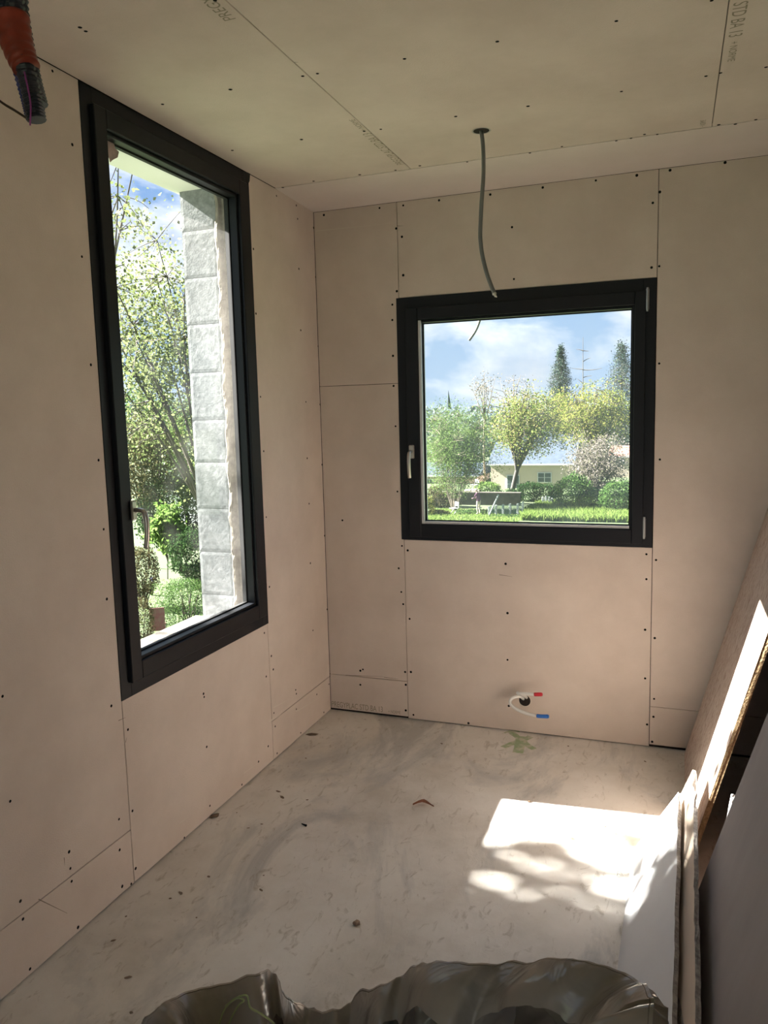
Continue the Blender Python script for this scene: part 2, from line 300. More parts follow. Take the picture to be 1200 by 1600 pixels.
# printed lettering on the boards
def text(s, org, xdir, ydir, size, parent, width=None):
    cu = bpy.data.curves.new('t', 'FONT'); cu.body = s; cu.size = size
    o = bpy.data.objects.new('t', cu); COL.objects.link(o); bpy.context.view_layer.update()
    me = bpy.data.meshes.new_from_object(o.evaluated_get(bpy.context.evaluated_depsgraph_get())); bpy.data.objects.remove(o)
    X = Vector(xdir).normalized(); Y = Vector(ydir).normalized(); Z = X.cross(Y); wdt = max(v.co.x for v in me.vertices); k = width/wdt if width else 1
    for v in me.vertices: v.co = Vector(org)+X*v.co.x*k+Y*v.co.y+Z*.0006
    return link('printed_lettering', me, M['ink'], parent)
text('PREGYPLAC STD BA 13', (-.0+.004, 0, .022), (1, 0, 0), (0, 0, 1), .044, wall_back, .30); text('+ NORME', (.335, 0, .022), (1, 0, 0), (0, 0, 1), .024, wall_back, .07)
p = at(376, 28, 2, H); text('PREGYPLAC STD BA 13', (p.x-.012, p.y, H), (0, -1, 0), (-1, 0, 0), .05, ceiling, .42)
p = at(633, 256, 2, H); text('PREGYPLAC STD BA 13', (p.x, p.y, H), (0, -1, 0), (-1, 0, 0), .05, ceiling, .40); text('+ NORME', (p.x-.005, p.y-.43, H), (0, -1, 0), (-1, 0, 0), .03, ceiling, .12)
p = at(1130, 60, 2, H); text('PREGYPLAC STD BA 13', (p.x+.014, p.y-.46, H), (0, 1, 0), (1, 0, 0), .052, ceiling, .46); p = at(1131, 67, 2, H); text('+ NORME', (p.x+.018, p.y, H), (0, 1, 0), (1, 0, 0), .03, ceiling, .14)
p = at(1102, 197, 2, H); text('+ NORME', (p.x, p.y, H), (0, -1, 0), (-1, 0, 0), .028, ceiling, .07)
# ------------------------------------------------------------------ windows
def ring(bm, ax, d0, d1, o, i, bev=.0):
    """rectangular frame between outer rect o and inner rect i (a0,b0,a1,b1); ax 0 = in the left wall, 1 = in the back wall"""
    def pt(d, a, b_): return (d, a, b_) if ax == 0 else (a, d, b_)
    for (a0, b0, a1, b1) in ((o[0], o[1], i[0], o[3]), (i[2], o[1], o[2], o[3]), (i[0], o[1], i[2], i[1]), (i[0], i[3], i[2], o[3])):
        box(bm, pt(d0, a0, b0), pt(d1, a1, b1), bev)
def shrink(r, k): return (r[0]+k, r[1]+k, r[2]-k, r[3]-k)
def window(name, ax, O, sgn, sash_o, sash_i, gl, gmat, loc):
    w = empty(name, loc, kind='structure')
    bm = bmesh.new(); ring(bm, ax, -sgn*.075, sgn*.003, O, shrink(sash_o, .012), .001); ring(bm, ax, -sgn*.075, -sgn*.045, shrink(sash_o, .011), shrink(sash_o, .03)); finish('frame', bm, M['anth'], w)
    bm = bmesh.new(); ring(bm, ax, -sgn*.055, sgn*.02, sash_o, sash_i, .0025); s = finish('sash', bm, M['anth'], w)
    bm = bmesh.new(); ring(bm, ax, -sgn*.03, sgn*.006, sash_i, shrink(sash_i, .012), .002); finish('glazing_bead', bm, M['anth'], s)
    bm = bmesh.new(); ring(bm, ax, -sgn*.036, -sgn*.031, shrink(sash_i, .002), shrink(sash_i, .017)); finish('gasket', bm, M['gasket'], s)
    bm = bmesh.new(); ring(bm, ax, -sgn*.052, -sgn*.037, shrink(sash_i, .0), shrink(sash_i, .0145)); finish('spacer_bar', bm, M['gasket'] if ax == 0 else M['spacer'], s)
    g_ = shrink(sash_i, .004)
    a = (-sgn*.034, g_[0], g_[1]); b_ = (-sgn*.038, g_[2], g_[3])
    if ax == 1: a = (a[1], a[0], a[2]); b_ = (b_[1], b_[0], b_[2])
    bm = bmesh.new()
    q = [(a[0], a[1], a[2]), (b_[0], a[1], a[2]), (b_[0], a[1], b_[2]), (a[0], a[1], b_[2])] if ax == 1 else [(a[0], a[1], a[2]), (a[0], b_[1], a[2]), (a[0], b_[1], b_[2]), (a[0], a[1], b_[2])]
    bm.faces.new([bm.verts.new(c) for c in q]); finish('glass_pane', bm, gmat, s)
    return w, s
w1, s1 = window('window_1', 0, (W1['y0'], W1['z0'], W1['y1'], W1['z1']), 1, (-1.640, .713, -.696, 2.592), (-1.583, .776, -.764, 2.532), None, M['glass1'], (0, -1.168, .663))
w2, s2 = window('window_2', 1, (W2['x0'], W2['z0'], W2['x1'], W2['z1']), -1, (.484, .982, 1.613, 2.120), (.547, 1.048, 1.564, 2.060), None, M['glass2'], (1.04, 0, .964))
bm = bmesh.new(); box(bm, (.5485, -.012, 1.05), (.5625, -.004, 2.058)); box(bm, (.5625, -.010, 1.05), (1.552, -.004, 1.0635)); finish('bead_highlight', bm, M['spacer'], s2)  # pale strips painting the light caught on the bead, left and bottom
def handle(parent, org, nrm, side):
    o = Vector(org); n = Vector(nrm); s_ = Vector(side); z = Vector((0, 0, 1))
    bm = bmesh.new(); a = o-s_*.014-z*.034; b_ = o+s_*.014+z*.034+n*.011
    box(bm, (min(a.x, b_.x), min(a.y, b_.y), a.z), (max(a.x, b_.x), max(a.y, b_.y), b_.z), .004)
    pts = spline([o+n*.008, o+n*.034, o+n*.047-z*.006, o+n*.054-z*.022, o+n*.056-z*.06, o+n*.052-z*.10, o+n*.046-z*.128])
    h = finish('handle', bm, M['nickel'], parent, smooth=False)
    bm = bmesh.new(); tube(bm, pts, lambda t: .0085 if t < .3 else .0092-.002*abs(t-.65), 10); return finish('handle', bm, M['nickel'], parent, smooth=True)
p = at(205, 800, 0, .02); handle(s1, (.02, p.y+.006, p.z+.005), (1, 0, 0), (0, 1, 0))
p = at(642, 706, 1, -.02); handle(s2, (p.x+.006, -.02, p.z), (0, -1, 0), (1, 0, 0))
for (u0, v0, v1) in ((1011.5, 451, 483), (1006, 811, 840)):
    a, b_ = at(u0, v1, 1, -.028), at(u0, v0, 1, -.028)
    bm = bmesh.new(); tube(bm, [(a.x, -.014, a.z), (a.x, -.014, b_.z)], .0075, 10); tube(bm, [(a.x, -.014, b_.z-.001), (a.x, -.014, b_.z+.007)], .0055, 10); tube(bm, [(a.x, -.014, a.z-.008), (a.x, -.014, a.z+.001)], .0055, 10)
    h = finish('hinge', bm, M['hinge'], w2, smooth=False); h['label'] = 'grey hinge sleeve'
# torn sticker left on the glass
bm = bmesh.new(); q = [at(u, v, 0, -.030) for u, v in ((167, 221), (172, 214), (177, 219), (180, 232), (186, 237), (184, 246), (176, 250), (172, 254), (168, 240))]
bm.faces.new([bm.verts.new(c) for c in q]); k = finish('torn_sticker', bm, P('torn_paper', (.52, .42, .38), .8, var=.25, scale=40), s1); k['label'] = 'torn brownish sticker remnant'
# small torn membrane corner above window 1
bm = bmesh.new(); q = [at(u, v, 0, .004) for u, v in ((383, 268), (391, 271), (390, 283), (386, 292), (384, 283))]
bm.faces.new([bm.verts.new(c) for c in q]); finish('sealing_strip', bm, M['gasket'], w1)
# exterior reveal of window 1: rendered blocks (parts), mortar band, lintel, sills
rev = empty('trim_1', (-.2, OY1, OZ0), kind='structure')
zs = [.60, .80, 1.0, 1.2, 1.41, 1.60, 1.81, 2.02, 2.22, 2.42, 2.63]
for i in range(10):
    bm = bmesh.new(); j = .0022
    x0, x1, z0, z1 = -.305, -.13, zs[i]+j*.35, zs[i+1]-j*.35; nx, nz_ = 12, 14
    grid = {}
    for a in range(nx+1):
        for c in range(nz_+1):
            x = x0+(x1-x0)*a/nx; z = z0+(z1-z0)*c/nz_
            ex = min(a, nx-a); ez = min(c, nz_-c); d = (.006 if ex == 0 or ez == 0 else 0)
            xx = x+(noise.noise(Vector((0, z*14, i)))*.008 if a == nx else 0)
            grid[a, c] = bm.verts.new((xx, OY1+d*.16+.0003*noise.noise(Vector((x*60, z*60, i))), z))
    for a in range(nx):
        for c in range(nz_): bm.faces.new((grid[a, c], grid[a+1, c], grid[a+1, c+1], grid[a, c+1]))
    for a in range(nx):
        for c, s_ in ((0, 1), (nz_, -1)):
            v0, v1 = grid[a, c], grid[a+1, c]; b0 = bm.verts.new((v0.co.x, OY1+.06, v0.co.z)); b1 = bm.verts.new((v1.co.x, OY1+.06, v1.co.z)); bm.faces.new((v0, v1, b1, b0))
    for c in range(nz_):
        for a in (0, nx):
            v0, v1 = grid[a, c], grid[a, c+1]; b0 = bm.verts.new((v0.co.x, OY1+.06, v0.co.z)); b1 = bm.verts.new((v1.co.x, OY1+.06, v1.co.z)); bm.faces.new((v0, v1, b1, b0))
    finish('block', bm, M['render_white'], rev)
bm = bmesh.new(); nz_ = 90; cols = []
for c in range(nz_+1):
    z = .66+(2.62-.66)*c/nz_; e = .012*noise.noise(Vector((3, z*9, 0)))+.004*noise.noise(Vector((9, z*40, 0)))
    xs = [-.135+e, -.125+e, -.115+e, -.10, -.09, -.076]
    cols.append([bm.verts.new((x, OY1+(.0 if k == 0 else -.012 if k < 3 else .004)+.005*noise.noise(Vector((x*80, z*45, 2))), z)) for k, x in enumerate(xs)])
for c in range(nz_):
    for k in range(5): bm.faces.new((cols[c][k], cols[c][k+1], cols[c+1][k+1], cols[c+1][k]))
finish('mortar_band', bm, M['mortar'], rev)
boxo('mortar_backing', (-.30, OY1+.03, .6), (-.076, OY1+.06, 2.62), M['mortar'], rev)
boxo('lintel', (-.33, OY0, OZ1), (-.076, OY1+.06, OZ1+.03), M['lintel'], rev)
bm = bmesh.new(); box(bm, (-.36, OY0-.02, .62), (-.135, OY1+.02, .69), .006)
bmesh.ops.subdivide_edges(bm, edges=bm.edges[:], cuts=6, use_grid_fill=True)
for v in bm.verts: v.co.z += .004*noise.noise(v.co*25)
finish('stone_sill', bm, M['stone'], rev)
bm = bmesh.new(); box(bm, (-.125, OY0, .66), (-.056, OY1+.0, .745), .003); finish('metal_sill', bm, M['alu_sill'], rev)
# ------------------------------------------------------------------ leaning boards at the right
def slab(name, A, B, C_, D, th, mat_face, mat_edge, parent_loc, label, cat, face_name='front_face', rough=.0, seed=0, group=None):
    """A,B bottom (far,near) C_,D top (near,far) of the room side face; thickness goes away from the room"""
    A, B, C_, D = map(Vector, (A, B, C_, D)); n = (B-A).cross(D-A).normalized()
    if n.x < 0: n = -n
    root = empty(name, parent_loc, label, cat, group)
    nu, nv = 60, 12; rr = random.Random(seed)
    def jit(u, v):
        e = Vector((0, 0, 0))
        if rough:
            if v == nv: e += (D-A).normalized()*(rr.uniform(-1, .4)*rough)
            if u == 0: e += (B-A).normalized()*(rr.uniform(-.3, 1)*rough)
        return e
    J = {(u, v): jit(u, v) for u in range(nu+1) for v in (0, nv)}; J.update({(u, v): jit(u, v) for v in range(nv+1) for u in (0, nu)})
    def q(u, v): return (A.lerp(B, u/nu)).lerp(D.lerp(C_, u/nu), v/nv)+J.get((u, v), Vector((0, 0, 0)))
    bm = bmesh.new(); G_ = {(u, v): bm.verts.new(q(u, v)) for u in range(nu+1) for v in range(nv+1)}
    for u in range(nu):
        for v in range(nv): bm.faces.new((G_[u, v], G_[u+1, v], G_[u+1, v+1], G_[u, v+1]))
    finish(face_name, bm, mat_face, root)
    bm = bmesh.new(); per = [(u, 0) for u in range(nu)]+[(nu, v) for v in range(nv)]+[(u, nv) for u in range(nu, 0, -1)]+[(0, v) for v in range(nv, 0, -1)]
    K = 3; rings = []
    for k in range(K+1):
        t = k/K; rings.append([bm.verts.new(q(*p_)+n*(.0004+th*t)+(Vector((rr.uniform(-1, 1), rr.uniform(-1, 1), rr.uniform(-1, 1)))*rough*.35 if 0 < k < K else Vector((0, 0, 0)))) for p_ in per])
    m_ = len(per)
    for k in range(K):
        for i in range(m_): bm.faces.new((rings[k][i], rings[k][(i+1) % m_], rings[k+1][(i+1) % m_], rings[k+1][i]))
    bm.faces.new(rings[-1]); bm.faces.new(rings[0][::-1])
    finish('core', bm, mat_edge, root); return root
# particle board leaning on the right wall
sl = .27; ZT = 2.3
slab('particle_board', (1.813, -.02, 0), (1.802, -1.0, 0), (1.802+sl*ZT, -1.0, ZT), (1.813+sl*ZT, -.02, ZT), .018, M['osb'], M['osb_edge'], (1.81, -.5, 0),
     'tall pinkish-brown strand board leaning on the right wall beside the back wall', 'board', rough=.002, seed=1)
slab('plasterboard_offcut', (1.624, -.94, 0), (1.585, -3.2, 0), (1.738, -3.2, .25), (1.777, -.94, .25), .0125, M['white_board'], M['gypsum'], (1.66, -2, 0),
     'low white plasterboard strip on its long edge, foremost of the leaning boards', 'board', rough=.004, seed=2)
slab('plasterboard_offcut', (1.712, -.85, 0), (1.68, -3.2, 0), (1.782, -3.2, .305), (1.826, -.85, .305), .0125, M['cream_board'], M['gypsum'], (1.75, -2, 0),
     'cream plasterboard strip with a broken grey edge standing just behind the low white strip', 'board', rough=.006, seed=3)
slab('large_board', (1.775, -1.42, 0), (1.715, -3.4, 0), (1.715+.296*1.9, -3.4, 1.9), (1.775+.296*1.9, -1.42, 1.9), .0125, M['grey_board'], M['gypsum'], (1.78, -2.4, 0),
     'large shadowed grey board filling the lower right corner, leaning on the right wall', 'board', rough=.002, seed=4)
slab('plasterboard_offcut', (1.868, -1.22, 0), (1.852, -1.9, 0), (1.908, -1.9, .38), (1.926, -1.22, .405), .0125, M['white_board'], M['gypsum'], (1.88, -1.5, 0),
     'small jagged plasterboard scrap poking out behind the large grey board', 'board', rough=.008, seed=5)
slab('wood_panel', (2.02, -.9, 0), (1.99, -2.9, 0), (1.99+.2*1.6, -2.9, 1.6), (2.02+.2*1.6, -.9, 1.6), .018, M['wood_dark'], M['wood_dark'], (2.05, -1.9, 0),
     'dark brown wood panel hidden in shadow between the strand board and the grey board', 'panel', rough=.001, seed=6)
# ------------------------------------------------------------------ ceiling cable
hc = at(752, 204, 2, H)
bm = bmesh.new()                                    # cut-out rim and dark hole, part of the ceiling
ringv = []
for rr_, dz in ((.036, -.0012), (.030, -.0014), (.029, .008)):
    ringv.append([bm.verts.new((hc.x+rr_*math.cos(k*math.pi/14), hc.y+rr_*math.sin(k*math.pi/14), H+dz)) for k in range(28)])
for i in range(2):
    for k in range(28): bm.faces.new((ringv[i][k], ringv[i][(k+1) % 28], ringv[i+1][(k+1) % 28], ringv[i+1][k]))
finish('hole_rim', bm, P('cut_plaster_rim', (.5, .47, .43), .95, var=.3, scale=60, bump=.8), ceiling)
bm = bmesh.new(); bmesh.ops.create_circle(bm, cap_ends=True, radius=.0305, segments=28, matrix=Matrix.Translation((hc.x, hc.y, H-.0013))); finish('hole', bm, M['backing'], ceiling)
cab = empty('hanging_cable', (hc.x, hc.y, H-.002), 'grey electrical cable hanging from a round hole in the ceiling', 'cable')
Y0 = -.731
pts = [at(u, v, 1, Y0) for u, v in ((752, 206), (754.5, 225), (755.5, 250), (755, 280), (752.5, 315), (751, 345), (750.5, 372), (753.5, 398), (760, 425), (767, 445), (773, 460))]
pts[0].z = H+.0; bm = bmesh.new(); tube(bm, spline(pts, 6), .0077, 12); finish('sheath', bm, M['cable'], cab, smooth=True)
e = pts[-1]; d = (pts[-1]-pts[-2]).normalized()
for k in range(3):
    off = Vector((math.cos(k*2.1)*.0032, math.sin(k*2.1)*.0032, 0)); bm = bmesh.new(); tube(bm, [e+off-d*.01, e+off+d*(.012-.002*k)], .0024, 8); finish('core_wire', bm, M['copper'], cab, smooth=True)
bm = bmesh.new(); tube(bm, [e-d*.006, e+d*.001], .0082, 12, cap=False); finish('sheath_end', bm, M['copper'], cab, smooth=True)
# cable outside window 2
pts = [at(u, v, 1, .3) for u, v in ((756, 440), (755, 470), (751, 495), (744, 515), (733, 532))]; pts[0] = Vector((pts[1].x+.01, .12, 2.72))
bm = bmesh.new(); tube(bm, spline(pts, 6), .007, 10); tag(finish('outdoor_cable', bm, M['cable'], smooth=True, origin=pts[-1]), 'short grey cable end dangling outside the back window', 'cable')
# ------------------------------------------------------------------ hole and pipes in the back wall
hp = at(820, 1094.5, 1, 0)
bm = bmesh.new(); rv = []
for rr_, dy in ((.0335, -.0009), (.029, -.0011), (.028, .006)):
    rv.append([bm.verts.new((hp.x+rr_*math.cos(k*math.pi/14), dy, hp.z+rr_*math.sin(k*math.pi/14))) for k in range(28)])
for i in range(2):
    for k in range(28): bm.faces.new((rv[i][k], rv[i][(k+1) % 28], rv[i+1][(k+1) % 28], rv[i+1][k]))
finish('hole_rim', bm, M['score_pale'], wall_back)
bm = bmesh.new(); bmesh.ops.create_circle(bm, cap_ends=True, radius=.0285, segments=28, matrix=Matrix.Translation((hp.x, -.0010, hp.z)) @ Matrix.Rotation(math.pi/2, 4, 'X')); finish('hole', bm, M['backing'], wall_back)
def pipe(name, L_, capm, label, capn, k):
    pts = [at(u, v, 1, y) for u, v, y in L_]; sp = spline(pts, 7); root = empty(name, pts[0], label, 'pipe')
    bm = bmesh.new(); tube(bm, sp[:-k], .0078, 12); finish('tube', bm, M['pex'], root, smooth=True)
    bm = bmesh.new(); tube(bm, sp[-k-1:], .0092, 12); c = finish(capn, bm, capm, root, smooth=True)
    bm = bmesh.new(); e0, e1 = sp[-1], sp[-1]+(sp[-1]-sp[-2]).normalized()*.004; tube(bm, [e0, e1], .0075, 12); finish('cap_end', bm, capm, c)
pipe('water_pipe', ((823, 1090, .004), (817, 1086, -.03), (809, 1083, -.055), (812, 1083.5, -.075), (823, 1084, -.08), (835, 1085, -.085), (846, 1085, -.09)), M['red_cap'], 'white water pipe with a red plug sticking out of the wall below the back window', 'red_plug', 7)
pipe('water_pipe', ((818, 1092, .004), (812, 1088, -.03), (802, 1090, -.06), (797, 1096, -.075), (800, 1103, -.09), (815, 1112, -.11), (839, 1118.5, -.13), (856, 1119.5, -.14)), M['blue_cap'], 'white water pipe with a blue plug looping down in front of the wall hole', 'blue_plug', 7)
# green paint star on the floor
bm = bmesh.new()
SK = [0]
def stroke(pts, w):
    P_ = [at(u, v, 2, 0) for u, v in pts]; SK[0] += 1; P_ = [q+Vector((0, 0, .0006*SK[0])) for q in spline(P_, 5)]; prev = None
    for i, q in enumerate(P_):
        t = (P_[min(i+1, len(P_)-1)]-P_[max(i-1, 0)]).normalized(); s_ = Vector((-t.y, t.x, 0))*w*.5*(1+.25*noise.noise(q*40)); pr = (bm.verts.new(q+s_), bm.verts.new(q-s_))
        if prev: bm.faces.new((prev[0], prev[1], pr[1], pr[0]))
        prev = pr
stroke([(786, 1168), (800, 1162), (816, 1157), (829, 1151)], .035); stroke([(797, 1143), (806, 1150), (817, 1158), (826, 1166), (835, 1171)], .035); stroke([(814, 1151), (813, 1162), (809, 1177)], .05); stroke([(788, 1146), (797, 1143), (812, 1144)], .012)
o = finish('paint_mark', bm, M['green_paint'], floor); o['label'] = 'green sprayed star mark'
# ------------------------------------------------------------------ conduit bundle, top left
YB = -2.62
root = empty('conduit_bundle', at(30, 60, 1, YB), 'bundle of dark corrugated conduits bound with red tape hanging from the ceiling at top left', 'conduit')
def corr(pxs, r, mat, y):
    pts = [at(u, v, 1, y) for u, v in pxs]; sp = spline(pts, 40); bm = bmesh.new()
    tube(bm, sp, lambda t: r*(1+.10*math.sin(t*len(pts)*34)), 12); finish('conduit', bm, mat, root, smooth=False)
corr([(-30, -170), (14, -60), (24, 20), (36, 90), (50, 150), (57, 188)], .0155, M['pvc_black'], YB)
corr([(-46, -170), (0, -60), (14, 30), (30, 100), (44, 150), (51, 178)], .013, M['pvc_blue'], YB+.02)
corr([(-14, -170), (24, -60), (32, 20), (42, 80), (53, 130), (62, 165)], .0135, M['pvc_black'], YB+.015)
corr([(-50, -160), (-2, -50), (4, 10), (12, 40), (26, 70), (38, 100)], .014, M['pvc_black'], YB-.006)
pts = spline([at(u, v, 1, YB) for u, v in ((17, 26), (24, 60), (33, 88), (41, 106))], 8); bm = bmesh.new(); tube(bm, pts, lambda t: .0295-.007*t+.0010*math.sin(t*34)+.0006*math.sin(t*71), 20); finish('red_tape', bm, M['red_tape'], root, smooth=True)['label'] = 'red tape wrap'
bm = bmesh.new(); tube(bm, spline([at(u, v, 1, YB-.018) for u, v in ((38, 112), (44, 140), (48, 165), (47, 196))], 6), .0014, 6); finish('violet_wire', bm, M['pvc_violet'], root)
bm = bmesh.new(); pts = [at(u, v, 1, y) for u, v, y in ((-120, 60, -2.5), (-40, 125, -2.55), (0, 158, -2.6), (22, 172, -2.61), (47, 188, -2.63))]; tube(bm, spline(pts, 6), .0022, 8)
finish('thin_wire', bm, M['brown_wire'], root)['label'] = 'thin dark brown wire'
# ------------------------------------------------------------------ rubble bag
cx, cy, rx, ry = 1.385, -3.08, .345, .33
far = [(205, 1650), (222, 1612), (250, 1576), (290, 1553), (345, 1540), (400, 1524), (420, 1518), (436, 1532), (446, 1556), (480, 1577), (520, 1581), (545, 1570), (562, 1550), (600, 1541), (640, 1516), (672, 1504), (740, 1508), (800, 1505), (872, 1499), (930, 1506), (985, 1528), (1012, 1552), (1016, 1582), (1010, 1640)]
rim = []
for i, (u, v) in enumerate(far):
    th = math.pi*(1.0-(i)/(len(far)-1)); y = cy+ry*math.sin(th)**.7 if 0 < i < len(far)-1 else cy
    y += .022*math.sin(i*2.3); rim.append(at(u, v, 1, y))
a, b_ = rim[-1], rim[0]
for k in range(1, 14):
    th = -math.pi*k/14; rim.append(Vector(((a.x+b_.x)/2+(a.x-b_.x)/2*math.cos(th), cy-.02+ry*.9*math.sin(th)+.02*math.sin(k*2), .62+.03*math.sin(k*1.7))))
P_ = spline(rim+[rim[0]], 7)[:-1]; n_ = len(P_); rng_ = random.Random(3); P_ = [q+Vector((0, 0, .006*noise.noise(Vector((i*.35, 0, 0))))) for i, q in enumerate(P_)]; cen = Vector((cx, cy, 0))
def bagmesh(profile, seed):
    bm = bmesh.new(); rows = []
    for j, (s, dz, amp) in enumerate(profile):
        row = []
        for i, p in enumerate(P_):
            c_ = Vector((cx, cy, p.z)); d = p-c_; zz = p.z+dz if dz > -9 else 0.004
            if dz < -.45: zz = max(.004, .72+dz)
            q = c_+d*s; q.z = zz
            w1_ = 1-2*abs(noise.noise(Vector((i*.17, j*.30, seed)))*1.6); w2_ = 1-2*abs(noise.noise(Vector((i*.09-j*.22, j*.16, seed+7)))*1.6)
            q += d.normalized()*(w1_*.45+w2_*.55)*amp*1.1+Vector((0, 0, 1))*amp*.4*noise.noise(Vector((i*.2, j*.5, seed+3)))
            q.z = max(q.z, .004)
            q.x = min(q.x, 1.74) if q.z > .3 else min(q.x, 1.57)
            row.append(bm.verts.new(q))
        rows.append(row)
    for j in range(len(rows)-1):
        for i in range(n_): bm.faces.new((rows[j][i], rows[j][(i+1) % n_], rows[j+1][(i+1) % n_], rows[j+1][i]))
    return bm, rows
bag = empty('rubble_bag', (cx, cy, 0), 'open crumpled dark grey plastic rubbish bag standing on the floor at bottom centre', 'bag')
def fine(pr, k=3):
    out = []
    for a_, b__ in zip(pr[:-1], pr[1:]): out += [tuple(a_[c]+(b__[c]-a_[c])*t/k for c in range(3)) for t in range(k)]
    return out+[pr[-1]]
bm, rows = bagmesh(fine([(1.0, 0, 0), (.965, -.02, .015), (.93, -.06, .05), (.90, -.13, .07), (.88, -.22, .07), (.86, -.33, .06), (.83, -.46, .05), (.80, -.58, .04), (.74, -.69, .03), (.4, -.715, .01)]), 1)
bm.faces.new(rows[-1]); finish('inner_film', bm, M['bag_in'], bag, smooth=True)
bm, rows = bagmesh(fine([(1.0, 0, 0), (1.02, -.012, .012), (1.03, -.05, .05), (1.02, -.11, .06), (.99, -.18, .06), (.95, -.3, .05), (.91, -.46, .05), (.88, -.58, .04), (.82, -.70, .02), (.4, -.719, .0)]), 5)
finish('outer_film', bm, M['bag'], bag, smooth=True)
bm = bmesh.new(); rows = []                          # rim film turned over inwards, glossy
for j in range(7):
    row = []
    for i, q in enumerate(P_):
        dep = .018+.075*max(0, noise.noise(Vector((i*.10, 4, 0)))+.35); t = j/6; c_ = Vector((cx, cy, q.z)); d = (q-c_).normalized()
        r_ = q+d*(.004-.020*math.sin(t*math.pi*.6)-.045*t+.016*noise.noise(Vector((i*.28, t*2.5, 9)))*t); r_.z = q.z+.004*math.sin(t*math.pi)-dep*t*t**.3; row.append(bm.verts.new(r_))
    rows.append(row)
for j in range(6):
    for i in range(n_): bm.faces.new((rows[j][i], rows[j][(i+1) % n_], rows[j+1][(i+1) % n_], rows[j+1][i]))
finish('rim_cuff', bm, M['bag'], bag, smooth=True)
for nm, L_ in (('earth_wire', ((338, 1640), (343, 1600), (352, 1575), (368, 1560), (381, 1563), (372, 1572), (358, 1600), (352, 1640))), ('earth_wire', ((352, 1572), (372, 1558), (386, 1556), (391, 1574), (408, 1584), (432, 1604), (450, 1640)))):
    bm = bmesh.new(); q = [at(u, v, 1, -2.93) for u, v in L_]; tube(bm, spline(q, 6), .0013, 6)
    w_ = finish(nm, bm, P('green_wire', (.34, .38, .17), .5), smooth=True, origin=q[0]); tag(w_, 'thin green wire dropping to the left from the double loop in the bag mouth' if L_[0][0] == 338 else 'thin green wire crossing to the right from the double loop in the bag mouth', 'wire', 'green wire offcuts in the bag')
# ------------------------------------------------------------------ litter on the floor
def crumb(u, v, size, mat, label, name='plaster_crumb', cat='debris', group=None, flat=.4, seed=0, ang=0, ln=1.0):
    p = at(u, v, 2, 0); bm = bmesh.new(); bmesh.ops.create_icosphere(bm, subdivisions=2, radius=size)
    for q in bm.verts:
        q.co *= 1+.45*noise.noise(q.co*(1.4/size)+Vector((seed, 0, 0))); q.co.x *= ln; q.co.z *= flat
    bmesh.ops.rotate(bm, verts=bm.verts, cent=(0, 0, 0), matrix=Matrix.Rotation(ang, 3, 'Z'))
    z0 = min(q.co.z for q in bm.verts); bmesh.ops.translate(bm, verts=bm.verts, vec=(0, 0, -z0))
    o = finish(name, bm, mat); o.location = (p.x, p.y, 0); return tag(o, label, cat, group)
bm = bmesh.new(); c0 = at(645, 1259, 2, 0); c1 = at(678, 1262, 2, 0); mid = at(661, 1257, 2, 0); rows = []
for t in range(9):
    s = t/8; q = (c0.lerp(mid, s*2) if s < .5 else mid.lerp(c1, s*2-1)); w = .014*math.sin(math.pi*min(1, s*1.15+.02))+.0008
    rows.append([bm.verts.new(q+Vector((0, w*k, .003+.006*abs(k)+.008*math.sin(math.pi*s)))) for k in (-1, 0, 1)])
for t in range(8):
    for k in range(2): bm.faces.new((rows[t][k], rows[t+1][k], rows[t+1][k+1], rows[t][k+1]))
tag(finish('dry_leaf', bm, P('dry_leaf', (.26, .10, .05), .8, var=.3, scale=60), origin=(mid.x, mid.y, 0)), 'curled reddish-brown dry leaf on the open floor left of the sun patch', 'leaf')
q = at(475, 1290, 2, 0); bm = bmesh.new(); tube(bm, [q+Vector((-.012, .004, .004)), q+Vector((.010, -.003, .004))], lambda t: .0018 if t < .9 else .004, 8); tube(bm, [q+Vector((.009, -.003, .004)), q+Vector((.012, -.004, .004))], .0048, 10)
tag(finish('loose_screw', bm, M['screw'], origin=(q.x, q.y, 0)), 'single black drywall screw lying on the floor left of the dry leaf', 'screw')
crumb(557, 1445, .012, P('tan_crumb', (.33, .24, .17), .9, var=.5, scale=80), 'brown-and-white crumb on the floor above the plastic bag', seed=2, flat=.5)
crumb(827, 1253, .008, M['soil'], 'small dark crumb near the top edge of the sun patch', seed=3)
crumb(487, 1148, .016, M['soil'], 'flat dark smudge of dirt on the floor near the room corner', seed=4, flat=.12, ln=1.8, ang=.3, name='dirt_clump')
crumb(335, 1276, .014, M['soil'], 'dark dirt clump at the foot of the left wall', seed=5, flat=.3, ln=1.4, ang=.9, name='dirt_clump')
for i, (u, v, s, l) in enumerate([(435, 1237, .010, 2.2), (441, 1246, .012, 2.4), (480, 1250, .007, 1.5), (409, 1288, .007, 1.5), (388, 1294, .006, 2), (326, 1370, .009, 1.3), (282, 1396, .010, 2), (266, 1404, .007, 1.4), (197, 1432, .006, 1.2), (177, 1470, .008, 1.8), (200, 1528, .009, 2.2), (205, 1583, .009, 1), (307, 1434, .006, 1), (408, 1391, .007, 2.4), (412, 1368, .006, 1), (690, 1162, .009, 1.2), (888, 1166, .008, 1.2), (1008, 1190, .007, 2), (478, 1185, .006, 1.8), (370, 1270, .005, 1.4), (946, 1292, .006, 1.3)]):
    crumb(u, v, s*.55, M['soil2'], 'small dark speck of site dirt lying on the concrete floor', 'dirt_speck', 'debris', 'dirt specks strewn on the floor', .25, i+10, random.uniform(-1, 1), l)
p = at(978, 1372, 2, 0)
fib = empty('fibre_tuft', (p.x, p.y, 0), 'thin wispy grey fibre tuft on the floor against the white strip', 'debris')
